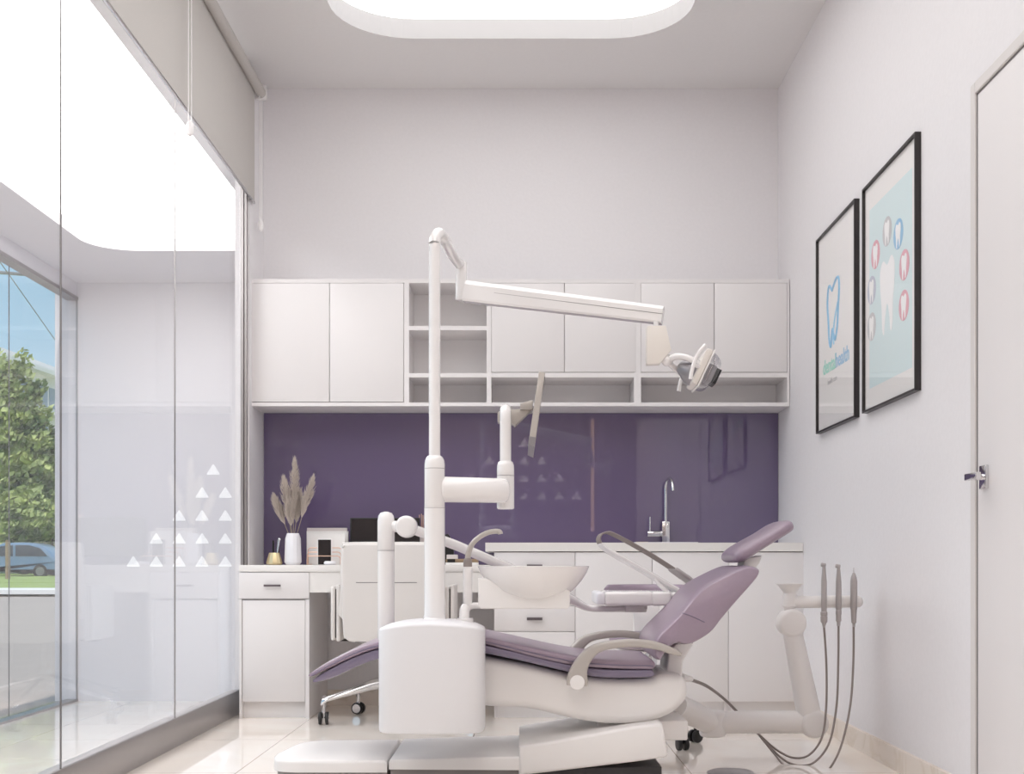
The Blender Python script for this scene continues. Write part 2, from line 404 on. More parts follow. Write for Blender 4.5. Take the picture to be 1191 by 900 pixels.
# ------------------------------------------------------------------ framed pictures
def picture(d0, d1, label, kind):
    z0, z1 = 1.352, 2.242; t = thing('picture_frame', label, 'picture', (XR, (d0+d1)/2, z0))
    x1, x0 = XR, XR-.022; w = .008
    B().box(x0, x1, d0, d0+w, z0, z1).box(x0, x1, d1-w, d1, z0, z1).box(x0, x1, d0+w, d1-w, z0, z0+w).box(x0, x1, d0+w, d1-w, z1-w, z1).build('frame', BLACKM, t, smooth=False)
    B().box(x0+.012, x1-.002, d0+w, d1-w, z0+w, z1-w).build('mount', PAPER, t, smooth=False)
    xs = x0+.0115
    def flat(pts, x, m, name, par=t):     # pts: u from viewer's left, v up
        b = B(); f = [b.bm.verts.new((x, d1-u, z0+v)) for u, v in pts]; g = [b.bm.verts.new((x+.0008, d1-u, z0+v)) for u, v in pts]
        b.bridge(f, g); b.cap(f); b.cap(g, True); return b.build(name, m, par, smooth=False)
    def stroke(pts, r, x, m, name):
        b = B(); b.tube([(x, d1-u, z0+v) for u, v in pts], r, 8); return b.build(name, m, t)
    W = d1-d0; Hh = z1-z0
    if kind == 1:
        cx = W*.44; cy = Hh*.47+.085
        o = [(-.03, .07), (-.08, .10), (-.105, .03), (-.09, -.05), (-.07, -.15), (-.045, -.17), (-.02, -.1), (.02, -.155), (.06, -.1), (.075, -.02), (.09, .05), (.08, .10), (.04, .105), (-.03, .07)]
        stroke([(cx+a, cy+q+.03) for a, q in [tuple(v[:2]) for v in spline([(p[0], p[1], 0) for p in o], 6)]], .006, xs, BLUEP, 'tooth_outline')
        c = [(.07, .0), (.02, -.06), (-.01, -.13), (.0, -.17)]
        stroke([(cx+a, cy+q+.03) for a, q in [tuple(v[:2]) for v in spline([(p[0], p[1], 0) for p in c], 6)]], .005, xs, BLUE2, 'tooth_swoosh')
        for txt, uu, vv, sz, mm in (('dental', .09, .256, .09, GREENP), ('health', .30, .256, .09, BLUEP), ('health care', .17, .20, .035, GREYP)):
            cu = bpy.data.curves.new('txt', 'FONT'); cu.body = txt; cu.size = sz; cu.extrude = .0006; cu.offset = .0016 if sz > .05 else .0003
            tmp = bpy.data.objects.new('txt', cu); me = bpy.data.meshes.new_from_object(tmp); bpy.data.objects.remove(tmp)
            bm = bmesh.new(); bm.from_mesh(me)
            for v in bm.verts: v.co = Vector((xs-v.co.z, d1-(uu+v.co.x), z0+vv+v.co.y))
            b = B(); b.bm.free(); b.bm = bm; b.build('lettering', mm, t, smooth=False)
    else:
        flat([(W*.10, Hh*.10), (W*.90, Hh*.10), (W*.90, Hh*.885), (W*.10, Hh*.885)], xs, CYANP, 'poster')
        o = [(-.0, .125), (-.06, .155), (-.105, .115), (-.105, .03), (-.085, -.06), (-.075, -.17), (-.05, -.2), (-.03, -.12), (0, -.06), (.03, -.12), (.05, -.2), (.075, -.17), (.085, -.06), (.105, .03), (.105, .115), (.06, .155)]
        tt = [tuple(v[:2]) for v in spline([(p[0], p[1], 0) for p in o], 4, True)]
        cx = W*.46; cy = Hh*.44
        flat([(cx+a*.82, cy+.03+q*.78) for a, q in tt], xs-.0012, PRINTW, 'tooth_print')
        ic = [(1014, 380, GREYP), (1014, 337.5, LILACP), (1018.5, 296, PINKP), (1032, 269, GREYP), (1045, 272, BLUEP), (1052, 308, PINKP), (1051.5, 355, PINKP)]
        for (u, v, mm) in ic:
            dd_ = xs*F/(u-CX); cu, cv = d1-dd_, Z(v, dd_)-z0
            circ = [(cu+.055*math.cos(a*math.pi/12), cv+.055*math.sin(a*math.pi/12)) for a in range(24)]
            d = flat(circ, xs-.0012, mm, 'icon_disc')
            flat([(cu+a*.27, cv+q*.25) for a, q in tt], xs-.0022, PRINTW, 'icon_tooth', d)
    B().box(x0+.006, x0+.008, d0+w, d1-w, z0+w, z1-w).build('pane', PICGLASS, t, smooth=False)
picture(4.865, 5.50, 'black framed poster with blue outlined tooth over the word dentalhealth on right wall', 1)
picture(4.115, 4.755, 'black framed pale cyan poster with big white tooth ringed by small round icons', 2)

# ------------------------------------------------------------------ roller blind
t = thing('roller_blind', 'rolled beige fabric blind hanging high over the glass partition', 'blind', (-1.345, 3.0, 2.6))
B().rod((-1.345, YR+.05, 3.19), (-1.345, 6.18, 3.19), .026).build('roller_tube', FABRIC, t)
B().box(-1.367, -1.3645, YR+.05, 6.12, 2.612, 3.19).build('fabric', FABRIC, t, smooth=False)
B().box(-1.371, -1.361, YR+.05, 6.12, 2.598, 2.612, bev=.002).build('hem_bar', CHROME, t)
B().box(-1.378, -1.315, 6.18, 6.195, 3.155, 3.235, bev=.01).build('bracket', CORD, t)
for (yy, xx) in ((6.17, -1.345), (4.80, -1.330)):
    ch = B()
    loop = [(xx, yy-.022, 3.19), (xx, yy-.022, 2.55), (xx, yy-.012, 2.50), (xx, yy, 2.49), (xx, yy+.012, 2.50), (xx, yy+.022, 2.55), (xx, yy+.022, 3.19)]
    ch.tube(loop, .0025, 6); c = ch.build('pull_cord', CORD, t)
    B().lathe((xx, yy, 2.47), [(.002, 0), (.012, .008), (.016, .025), (.014, .05), (.005, .065)]).build('cord_weight', CORD, c)

# ------------------------------------------------------------------ wall cabinets
DU = 6.12; ZB, ZT = Z(472.3, DU), Z(324.5, DU)
def ux(px): return X(px, DU)
def uz(py): return Z(py, DU)
TH = .018
def carcass(x0, x1, z0, z1, y0, y1, shelves=(), th=TH, back=True, m=LACQ):
    b = B()
    b.box(x0, x0+th, y0, y1, z0, z1).box(x1-th, x1, y0, y1, z0, z1).box(x0+th, x1-th, y0, y1, z0, z0+th).box(x0+th, x1-th, y0, y1, z1-th, z1)
    if back: b.box(x0+th, x1-th, y1-.008, y1, z0+th, z1-th)
    for z in shelves: b.box(x0+th, x1-th, y0, y1-.008, z-th/2, z+th/2)
    return b
gu = 'white wall cabinets over the purple splashback'
def wall_cabinet(px0, px1, label, doors, doorbot, shelves=(), sides=(.018, .018)):
    x0, x1 = ux(px0), ux(px1)
    t = thing('wall_cabinet', label, 'cabinet', ((x0+x1)/2, DU, ZB), gu)
    b = B(); y0, y1 = DU, DW-.002
    b.box(x0, x0+sides[0], y0, y1, ZB, ZT).box(x1-sides[1], x1, y0, y1, ZB, ZT).box(x0+sides[0], x1-sides[1], y0, y1, ZB, uz(468)).box(x0+sides[0], x1-sides[1], y0, y1, uz(329), ZT)
    for a, c in shelves: b.box(x0+sides[0], x1-sides[1], y0, y1-.01, uz(c), uz(a))
    b.build('body', LACQ, t, smooth=False)
    B().box(x0+sides[0], x1-sides[1], y1-.008, y1-.001, uz(468), uz(329)).build('back_panel', LACQIN, t, smooth=False)
    for a, c in doors:
        B().box(ux(a)+.0015, ux(c)-.0015, DU-.001, DU+.017, uz(doorbot)+.0015, uz(329)-.0015, bev=.001).build('door', LACQ, t)
    for k, (a, c) in enumerate(doors):
        B().box(ux(a), ux(c), DU+.018, DU+.02, uz(doorbot), uz(329)).build('door_backing', LACQGAP, t, smooth=False)
wall_cabinet(292.2, 472.5, 'closed white wall cabinet with two tall doors at left end over the desk', ((292.6, 383.2), (383.2, 469.8)), 467.6, (), (.001, .011))
wall_cabinet(472.5, 568.7, 'open white wall shelf unit with three empty compartments beside the tall doors', (), 0, ((379, 383.9), (433.9, 438.7)), (.014, .012))
wall_cabinet(568.7, 742.5, 'middle white wall cabinet, two doors over a long open niche, behind lamp beam', ((571.4, 656.4), (656.4, 740.2)), 433, ((433.3, 438.7),), (.012, .022))
wall_cabinet(742.5, 918.2, 'right-end white wall cabinet, two doors over an open niche, against right wall', ((745.4, 830.8), (830.8, 915.6)), 433, ((433.3, 438.7),), (.013, .011))

# purple splashback
sp = B().box(XL+.003, XR-.003, DW-.008, DW-.001, .752, ZB-.001).build('splashback', PURPLE, off=(0, DW-.008, .752), smooth=False)
tag(sp, 'glossy purple glass splashback panel between the desk and wall cabinets', 'splashback')

# ------------------------------------------------------------------ desk with pedestal
DD = 5.83
def dx(px): return X(px, DD)
def dz(py): return Z(py, DD)
y1 = DW-.016
t = thing('desk', 'white wall-mounted desk with drawer pedestal under the purple panel', 'desk', (dx(420), DD+.28, 0))
B().box(XL+.002, dx(573.5), DD, DW-.009, dz(665), .750, bev=.0015).build('desktop', WTOP, t)
B().box(dx(360), dx(573.5), DD+.004, DD+.024, dz(689), dz(665)-.001).build('apron', WTOP, t, smooth=False)
x0, x1 = XL+.003, dx(359.5)
b = B().box(x0, dx(281), DD+.004, y1, .0, dz(697)).box(dx(355), x1, DD+.004, y1, .0, dz(697)).box(dx(281), dx(355), DD+.06, y1, dz(816), dz(665)-.001).box(dx(281), dx(355), DD+.03, DD+.04, dz(816), dz(697))
b.box(x0, x1, DD+.022, y1, dz(697), dz(665)-.001)
b.build('pedestal', LACQ, t, smooth=False)
B().box(dx(281), dx(355), DD+.05, DD+.06, 0, dz(816)).build('toe_kick', LACQIN, t, smooth=False)
dr = B().box(x0, x1, DD+.002, DD+.021, dz(696), dz(665.7), bev=.001).build('drawer', LACQ, t)
B().box(dx(307.5), dx(327), DD-.018, DD-.012, dz(682), dz(679.7)).box(dx(309), dx(310.5), DD-.014, DD+.003, dz(682), dz(680)).box(dx(324), dx(325.5), DD-.014, DD+.003, dz(682), dz(680)).build('handle', HANDLE, dr, smooth=False)
B().box(dx(281.6), dx(354.4), DD+.008, DD+.028, dz(816), dz(698), bev=.001).build('door', LACQ, t)

# ------------------------------------------------------------------ kitchen run right
ZW = dz(631); y1 = DW-.016
w = thing('worktop', 'long white worktop running right above the drawers and cupboard doors', 'worktop', (dx(750), DD+.28, dz(641.6)))
sx0, sx1 = dx(742), dx(812)
b = B().box(dx(564.5), sx0, DD-.004, DW-.009, dz(641.2), ZW).box(sx1, XR-.003, DD-.004, DW-.009, dz(641.2), ZW).box(sx0, sx1, DD-.004, DD+.08, dz(641.2), ZW).box(sx0, sx1, DD+.47, DW-.009, dz(641.2), ZW)
b.build('slab', WTOP, w, smooth=False)
gb = 'white base cabinets under the worktop'
def base_unit(px0, px1, label, seg, name='base_cabinet'):
    x0, x1 = dx(px0)+.0005, dx(px1)-.0005
    t = thing(name, label, 'cabinet', ((x0+x1)/2, DD+.28, 0), gb)
    B().box(x0, x1, DD+.022, DD+.03, dz(816), dz(642)).box(x0, x0+.016, DD+.03, y1, .0, dz(642)).box(x1-.016, x1, DD+.03, y1, .0, dz(642)).box(x0+.016, x1-.016, DD+.03, y1, dz(816), dz(813)).build('body', LACQGAP, t, smooth=False)
    B().box(x0+.016, x1-.016, DD+.05, DD+.06, 0, dz(816)).build('toe_kick', LACQIN, t, smooth=False)
    for kind, a, c, zt, zb in seg:
        o = B().box(dx(a)+.0012, dx(c)-.0012, DD+.002, DD+.021, dz(zb)+.0012, dz(zt)-.0012, bev=.001).build(kind, LACQ, t)
        if kind == 'drawer':
            m = (a+c)/2; q = (zt+zb)/2
            if zb-zt > 50: q = zt+15
            B().box(dx(m-9), dx(m+9), DD-.018, DD-.01, dz(q+1.6), dz(q-1.6)).box(dx(m-7.5), dx(m-6), DD-.012, DD+.003, dz(q+1), dz(q-1)).box(dx(m+6), dx(m+7.5), DD-.012, DD+.003, dz(q+1), dz(q-1)).build('handle', HANDLE, o, smooth=False)
base_unit(574.5, 669, 'white drawer cabinet at left end of the worktop behind the spittoon bowl', [('drawer', 574.5, 669, 642, 674), ('drawer', 574.5, 669, 674, 704.5), ('drawer', 574.5, 669, 704.5, 734.4), ('drawer', 574.5, 669, 734.4, 816)], 'drawer_cabinet')
base_unit(669, 847.3, 'white two-door base cabinet under the sink and tap', [('door', 669, 758.5, 642, 816), ('door', 758.5, 847.3, 642, 816)])
base_unit(847.3, 935.6, 'white single-door base cabinet against the right wall', [('door', 847.3, 935.4, 642, 816)])
# sink
t = thing('sink', 'shallow white sink set into the worktop under the tap', 'sink', (dx(777), DD+.27, ZW))
b = B(); d0, d1 = DD+.08, DD+.47
b.box(sx0-.01, sx0+.008, d0-.01, d1+.01, ZW, ZW+.004).box(sx1-.008, sx1+.01, d0-.01, d1+.01, ZW, ZW+.004).box(sx0, sx1, d0-.01, d0+.008, ZW, ZW+.004).box(sx0, sx1, d1-.008, d1+.01, ZW, ZW+.004)
b.build('rim', CERAM, t, smooth=False)
B().box(sx0+.001, sx0+.006, d0, d1, ZW-.14, ZW).box(sx1-.006, sx1-.001, d0, d1, ZW-.14, ZW).box(sx0, sx1, d0+.001, d0+.006, ZW-.14, ZW).box(sx0, sx1, d1-.006, d1-.001, ZW-.14, ZW).box(sx0+.006, sx1-.006, d0+.006, d1-.006, ZW-.14, ZW-.135).build('basin', CERAM, t, smooth=False)
B().box(X(739, 6.1), X(753, 6.1), 6.06, 6.14, ZW+.0045, ZW+.0085, bev=.001).build('drain_grid', GOLD, t)
# tap
DT = 6.34
t = thing('faucet', 'tall chrome gooseneck faucet with side lever against purple panel', 'faucet', (X(774, DT), DT, ZW))
def tx(px): return X(px, DT)
def tz(py): return Z(py, DT)
b = B().box(tx(769.5), tx(778.5), DT-.02, DT+.02, ZW+.0045, Z(606.5, DT), bev=.003)
b.build('body', CHROME, t)
xs = tx(774.3)
pts = [(xs, DT, tz(608)), (xs, DT, tz(575)), (xs, DT, tz(566)), (xs+.004, DT-.02, tz(560)), (xs+.012, DT-.05, tz(557)), (xs+.020, DT-.08, tz(560)), (xs+.024, DT-.10, tz(566)), (xs+.025, DT-.105, tz(572))]
B().tube(spline(pts, 5), .0085, 14).build('spout', CHROME, t)
lv = B().rod((tx(770), DT, tz(620.5)), (tx(753), DT, tz(620.5)), .017, rnd=.002).build('lever_hub', CHROME, t)
B().rod((tx(756), DT, tz(617)), (tx(756), DT, tz(601)), .004).build('lever', CHROME, lv)

# ------------------------------------------------------------------ things on the desk
ZD = .7505; DI = 6.12
def ix(px): return X(px, DI)
s = DI/F
t = thing('pen_cup', 'small pale gold faceted pen cup on the left end of the desk', 'pen cup', (ix(319), DI, ZD))
B().lathe((ix(319), DI, ZD), [(.033, 0), (.041, .006), (.041, .014), (.027, .062), (.025, .062), (.038, .014), (.001, .010)], n=12).build('cup', GOLD, t, ang=20)
for dx_, a, m, lab, h in ((-.006, -.0, BLACK, 'black pen standing in the pale gold cup', .125), (.011, .014, CHROME, 'silver pen leaning in the pale gold cup', .132), (.018, .004, BLACKM, 'dark pen half hidden behind the silver pen in the cup', .105)):
    p = B().rod((ix(319)+dx_, DI, ZD+.018), (ix(319)+dx_+a, DI+.005, ZD+h), .0045, .005, 10)
    if m is CHROME: p.ball((ix(319)+dx_+a, DI+.005, ZD+h), .008).rod((ix(319)+dx_-.004, DI+.012, ZD+.018), (ix(319)+dx_+a-.008, DI+.012, ZD+h-.004), .004, .004, 8)
    tag(p.build('pen', m, off=(ix(319)+dx_, DI, ZD+.018)), lab, 'pen', 'pens in the gold cup')
vx = ix(340.7)
v = B().lathe((vx, DI, ZD), [(.034, 0), (.044, .014), (.044, .02), (.040, .135), (.031, .162), (.028, .162), (.036, .134), (.036, .02), (.001, .015)], n=14).build('vase', CERAM, off=(vx, DI, ZD), ang=20)
tag(v, 'white faceted ceramic vase holding dried pampas grass', 'vase')
# pampas: three to six plumes of fine curved strands
def plume(base, tip, label, w=.022):
    base = Vector(base); tip = Vector(tip); t = thing('pampas_grass', label, 'dried grass', base, 'dried pampas plumes in the white vase')
    mid = base.lerp(tip, .35)
    B().tube(spline([base, mid, tip], 5), .0016, 6).build('stem', STEM, t)
    b = B(); L = (tip-mid).length; ax = (tip-mid).normalized(); u = ax.orthogonal().normalized(); q = ax.cross(u)
    for k in range(330):
        f = random.random(); p = mid.lerp(tip, f*.95); a = random.random()*6.283
        dr_ = (u*math.cos(a)+q*math.sin(a)); ww = w*(math.sin(math.pi*min(1, .12+f*.85))**.7)*(.5+.7*random.random())
        ln = .05*(1-.35*f)*(.7+.6*random.random())
        p1 = p+ax*ln*.45+dr_*ww*.7; p2 = p+ax*ln+dr_*ww
        b.tube([p, p1, p2], [.0013, .0016, .0003], 4, caps=False)
    b.build('plume', PAMPAS, t)
def pp(px, py, d): return P(px, py, d)
b0 = Vector((vx, DI, ZD+.13))
for (px, py, dd, lab) in ((343, 534, 6.12, 'tallest dried pampas plume, upright at the middle of the white vase'), (330, 556, 6.10, 'dried pampas plume left of the tallest, its tip half way up'), (319, 578, 6.13, 'lowest dried pampas plume leaning far out to the left'), (364, 556, 6.10, 'dried pampas plume leaning out to the right'), (349, 572, 6.16, 'short dried pampas plume just right of and below the tallest'), (336, 583, 6.06, 'short dried pampas plume in front, left of the middle')):
    tp = pp(px, py, dd); bb = b0+Vector(((tp.x-vx)*.12, (dd-DI)*.1, 0))
    plume(bb, tp, lab, .027)
# papers, phone and wire organiser
fd = 6.30
o = B().box(X(357, fd), X(403.5, fd), fd, fd+.02, ZD, Z(613.8, fd), bev=.002).build('file_folder', PAPER2, off=(X(380, fd), fd, ZD)); tag(o, 'tall grey folder standing at the back of the wire organizer', 'folder', 'folders in the wire organizer')
fd = 6.26
o = B().box(X(356.5, fd), X(405, fd), fd, fd+.02, ZD, Z(617.5, fd), bev=.002).build('file_folder', PAPER, off=(X(380, fd), fd, ZD)); tag(o, 'white folder standing in front of the taller grey one', 'folder', 'folders in the wire organizer')
fd = 6.22
o = B().box(X(357, fd), X(401.5, fd), fd, fd+.012, ZD, Z(620.5, fd), bev=.002).build('notebook', PAPER, off=(X(380, fd), fd, ZD)); tag(o, 'white notebook standing right behind the phone', 'notebook')
t = thing('wire_organizer', 'rose gold wire desk organizer holding folders and a phone', 'organizer', (X(378, 6.1), 6.12, ZD))
for k, (a, c, top, dep) in enumerate(((357, 396, 646.5, 6.06), (357.5, 396.5, 642, 6.13), (358.5, 397.5, 637, 6.20))):
    xa, xb, zt = X(a, dep), X(c, dep), Z(top, dep); r = .014
    pts = [(xa, dep, ZD+.003), (xa, dep, zt-r), (xa+r*.3, dep, zt-r*.3), (xa+r, dep, zt), (xb-r, dep, zt), (xb-r*.3, dep, zt-r*.3), (xb, dep, zt-r), (xb, dep, ZD+.003)]
    B().tube(pts, .0022, 8).build('wire_hoop', ROSE, t)
for xq in (X(357, 6.06), X(396, 6.06)): B().tube([(xq, 6.06, ZD+.003), (xq, 6.2, ZD+.003)], .0022, 8).build('base_rail', ROSE, t)
fd = 6.085
t = thing('phone', 'black-screened phone with white case standing in the wire organizer', 'phone', (X(377, fd), fd, ZD))
M_ = Matrix.Translation((0, 0, 0))
B().box(X(369, fd), X(386, fd), fd, fd+.009, ZD, Z(626.5, fd), bev=.003).build('case', PAPER, t)
B().box(X(370, fd), X(385, fd), fd-.001, fd+.001, ZD+.002, Z(627.5, fd)).build('screen', SCREEN, t, smooth=False)
fd = 5.98
o = B().lathe((X(384, fd), fd, ZD), [(.024, 0), (.031, .006), (.031, .012), (.026, .019), (.022, .019), (.001, .014)], n=28).build('dish', CERAM, off=(X(384, fd), fd, ZD)); tag(o, 'small round white dish on the desk in front of the phone', 'dish')
# computer monitor
md = 6.22
t = thing('computer_monitor', 'black desktop computer monitor behind the white office chair', 'monitor', (X(448, md), md, ZD))
B().box(X(407, md), X(488, md), md, md+.02, Z(652, md)+.02, Z(602, md), bev=.003).build('housing', BLACK, t)
B().box(X(408.5, md), X(486.5, md), md-.001, md+.001, Z(650, md)+.02, Z(603.2, md)).build('screen', SCREEN, t, smooth=False)
B().box(X(441, md), X(455, md), md+.012, md+.03, ZD, Z(640, md)).box(X(430, md), X(466, md), md-.04, md+.08, ZD, ZD+.008, bev=.002).build('stand', BLACK, t)
# small things right of the monitor
fd = 6.3
t = thing('pencil_holder', 'narrow white holder with pink sticks behind the right edge of monitor', 'pencil holder', (X(490, fd), fd, ZD))
B().box(X(486.5, fd), X(494, fd), fd-.01, fd+.02, ZD, Z(614, fd), bev=.002).build('holder', PAPER2, t)
for k, (a, c) in enumerate(((487.8, 598.5), (490.2, 597.5), (492, 599))):
    B().rod((X(a, fd), fd, ZD+.02), (X(a, fd), fd, Z(c, fd)), .0025, n=8).build('stick', ROSE, t)
fd = 6.2
t = thing('tape_dispenser', 'small black object on the desk just right of the lamp post', 'dispenser', (X(520, fd), fd, ZD))
B().pillow([(X(a, fd), Z(c, fd)) for a, c in ((514, 656), (514, 628), (517, 622), (521, 620.5), (524, 624), (524.5, 633), (528, 640), (528, 656))], fd-.02, fd+.02, .003).build('body', BLACK, t)
B().box(X(520, fd), X(533, fd), fd-.045, fd-.025, ZD, Z(645, fd), bev=.003).build('tray', PAPER2, t)
fd = 5.95
t = thing('magazine', 'magazine with dark and orange cover lying on the desk right of the post', 'magazine', (X(535, fd), fd, ZD))
B().box(X(519, fd), X(556, fd), fd-.05, fd+.1, ZD, ZD+.012).build('pages', PAPER, t, smooth=False)
b_ = B().box(X(519, fd)+.001, X(556, fd), fd-.049, fd+.10, ZD+.0122, ZD+.030, bev=.004); b_.build('cover', POLE, t)
B().box(X(521, fd), X(530, fd), fd-.052, fd-.048, ZD+.013, ZD+.029).build('spine_print', BLACK, t, smooth=False)

# ------------------------------------------------------------------ office chair
hub = Vector((-.575, 5.73, 0))
t = thing('office_chair', 'white fabric office chair on chrome star base pulled up to the desk', 'chair', hub)
def chair_d(px, py, d): return P(px, py, d)
bd = 5.45
pr = [(397.5, 640), (399, 635), (404, 632.5), (455, 632), (508, 632.5), (513, 635), (514.5, 640), (515, 690), (513, 735), (509, 743), (500, 747), (455, 748.5), (412, 747), (402, 743), (399, 737), (397, 690)]
cv = [tuple(v[:2]) for v in spline([(X(a, bd), Z(c, bd), 0) for a, c in pr], 4, True)]
bk = B().pillow(cv, bd, bd+.035, .012, 5, .6).build('backrest', CHFAB, t)
pr2 = [(396.5, 640), (398, 634), (403, 630.5), (455, 630), (509, 630.5), (514, 634), (516, 640), (517, 690), (515, 720), (455, 722), (398, 720), (395.5, 690)]
cv2 = [tuple(v[:2]) for v in spline([(X(a, bd+.04), Z(c, bd+.04), 0) for a, c in pr2], 4, True)]
B().pillow(cv2, bd+.036, bd+.075, .010, 4, .5).build('back_cushion', CHFAB, t)
B().box(X(414, bd), X(485, bd), bd-.0012, bd+.002, Z(677.8, bd), Z(677, bd)).build('seam', SEAM, bk, smooth=False)
B().box(X(413, bd), X(426, bd), bd-.0012, bd+.002, Z(747, bd), Z(746.2, bd)).build('seam', SEAM, bk, smooth=False)
sd = 5.5
B().slab([(hub.x-.24, .44), (hub.x-.235, .44), (hub.x-.2, .445), (hub.x, .445), (hub.x+.2, .445), (hub.x+.235, .44), (hub.x+.24, .44)], [.01, .03, .04, .045, .04, .03, .01], 5.53, 5.95).build('seat', CHFAB, t)
for sgn, pc in ((-1, 390), (1, 523)):
    ax_ = X(pc, 5.5)
    B().box(ax_-.022, ax_-.003, 5.50, 5.79, Z(745, 5.5), Z(682, 5.5), bev=.009, seg=4).build('armrest', CHFAB, t)
    B().box(ax_+.003, ax_+.022, 5.50, 5.79, Z(746, 5.5), Z(680, 5.5), bev=.009, seg=4).build('armrest', CHFAB, t)
    B().box(ax_-.004, ax_+.004, 5.52, 5.77, Z(742, 5.5), Z(685, 5.5)).box(min(ax_, hub.x+sgn*.2), max(ax_, hub.x+sgn*.2), 5.62, 5.68, .392, .40).build('armrest_support', BLACKM, t, smooth=False)
B().rod(hub+Vector((0, 0, .20)), hub+Vector((0, 0, .40)), .026).rod(hub+Vector((0, 0, .15)), hub+Vector((0, 0, .25)), .042, .036).build('gas_column', CHROME, t)
B().box(hub.x-.1, hub.x+.1, 5.63, 5.83, .385, .402, bev=.005).build('seat_plate', BLACKM, t)
for k in range(5):
    a = math.radians((198, 270, 342, 54, 131)[k]); dv = Vector((math.cos(a), math.sin(a), 0)); R = .37; nn = Vector((-dv.y, dv.x, 0))
    b = B(); rings = []
    for f, w_, h_, z_ in ((.02, .032, .034, .205), (.15, .028, .026, .178), (.30, .022, .015, .136), (.355, .018, .013, .120), (.378, .014, .014, .108), (.384, .010, .010, .098)):
        c = hub+dv*f+Vector((0, 0, z_))
        rings.append([b.bm.verts.new(c+nn*(math.cos(2*math.pi*j/12)*w_)+Vector((0, 0, 1))*(math.sin(2*math.pi*j/12)*h_)) for j in range(12)])
    for r1, r2 in zip(rings, rings[1:]): b.bridge(r1, r2)
    b.cap(rings[0], True); b.cap(rings[-1]); leg = b.build('leg', CHROME, t)
    c = hub+dv*.37+Vector((0, 0, .031)); ang = math.radians((3, 20, 50, 110, 72)[k]); hv = Vector((math.cos(ang), math.sin(ang), 0))
    w = B()
    for q in (-1, 1): w.rod(c+hv*(q*.008), c+hv*(q*.024), .030, rnd=.004)
    wh = w.build('caster', BLACK, leg)
    w = B()
    for q in (-1, 1): w.rod(c+hv*(q*.0245-.0005*q), c+hv*(q*.026), .022)
    w.rod(c+Vector((0, 0, -.0)), c+Vector((0, 0, .105)), .009).box(c.x-.008, c.x+.008, c.y-.008, c.y+.008, c.z+.005, c.z+.035, bev=.003)
    w.build('caster_cap', CHROME, leg)

# ------------------------------------------------------------------ dental chair
DN = 4.05
t = thing('dental_chair', 'reclined mauve leather dental chair on a white base', 'dental chair', (X(600, 4.25), 4.27, 0))
# base
def plan(pts, z0, z1, r, m, name, par, ztop=None):
    """plan outline of (x, y), with a rounded upper rim"""
    b = B(); cx = sum(p[0] for p in pts)/len(pts); cy = sum(p[1] for p in pts)/len(pts)
    lv = [(z0, 0), (z1-r, 0)]+[(z1-r+r*math.sin(k*math.pi/8), r*(1-math.cos(k*math.pi/8))) for k in range(1, 5)]
    rings = []
    for z, o in lv:
        rg = []
        for (x, y) in pts:
            v = Vector((x-cx, y-cy)); L = v.length; v = v*((L-o)/L)
            rg.append(b.bm.verts.new((cx+v.x, cy+v.y, z+((ztop(cx+v.x)-z1) if ztop and z > z0 else 0))))
        rings.append(rg)
    for a, c in zip(rings, rings[1:]): b.bridge(a, c)
    b.cap(rings[0], True); b.cap(rings[-1]); return b.build(name, m, par)
y0b, y1b = 4.02, 4.52
x0b = X(312, y0b); xm = X(451, y0b)
lp = [tuple(v[:2]) for v in spline([(x0b+.12, y1b-.03, 0), (x0b+.045, y1b-.09, 0), (x0b+.008, y1b-.26, 0), (x0b, y0b+.12, 0), (x0b+.02, y0b+.03, 0), (x0b+.09, y0b+.0, 0)], 5)]
lp = [(xm-.005, y1b-.02), ]+lp+[(xm-.003, y0b)]
plan(lp, .052, .094, .014, DENTAL2, 'base_front', t)
plan([(x+(.01 if x < xm-.1 else 0), y+.01) for x, y in lp], .0, .052, .002, DGREY, 'base_front_plinth', t)
xe = X(606, y0b)
rp = [(xm+.004, y1b-.02), (xm+.004, y0b+.002), (xe, y0b-.012), (xe+.02, y0b-.012), (xe+.02, y1b)]
plan(rp, .062, .096, .01, DENTAL2, 'base_middle', t, ztop=lambda x: .096+.012*max(0, (x-xm)/(xe-xm)))
plan([(xm+.008, y1b-.03), (xm+.008, y0b+.010), (xe+.005, y0b+.008), (xe+.005, y1b-.03)], .0, .062, .003, DGREY, 'base_middle_plinth', t)
plan([(xe+.006, y1b-.03), (xe+.006, y0b+.02), (xe+.2, y0b+.03), (xe+.48, y0b+.06), (xe+.48, y1b-.06)], .0, .062, .003, DARKP, 'base_plinth', t)
d = y0b-.02
prof = [(603.5, 868), (640, 862), (690, 853), (735, 845), (766, 841), (771, 843), (777, 877), (774, 881), (740, 886), (690, 892), (640, 898), (603.5, 902)]
B().pillow(pxpath(prof, d), d, y1b, .012, 3).build('base_lift_cover', DENTAL2, t, ang=50)
B().box(X(745, 4.14), X(800, 4.14), 4.14, 4.42, Z(861, 4.14), Z(838, 4.14), bev=.006).build('base_link', DENTAL2, t)
# seat shell
d = 4.07
sh = [(470, 752), (520, 756), (560, 763), (610, 772), (659, 783), (705, 789), (750, 789), (765, 785), (780, 784), (793, 786), (799, 795), (800, 806), (796, 817), (783, 829), (762, 838), (738, 842), (705, 842), (675, 838), (648, 832), (613, 824), (570, 822), (520, 815), (480, 790)]
cv = [(q[0], q[1]) for q in spline([(X(a, d), Z(c, d), 0) for a, c in sh], 3, True)]
shell = B().pillow(cv, d, 4.50, .03, 6).build('seat_shell', DENTAL2, t, ang=60)
# pump column under the shell
B().box(X(692, 4.3), X(750, 4.3), 4.16, 4.40, Z(862, 4.3), Z(832, 4.3), bev=.01).build('lift_column', DENTAL2, t)
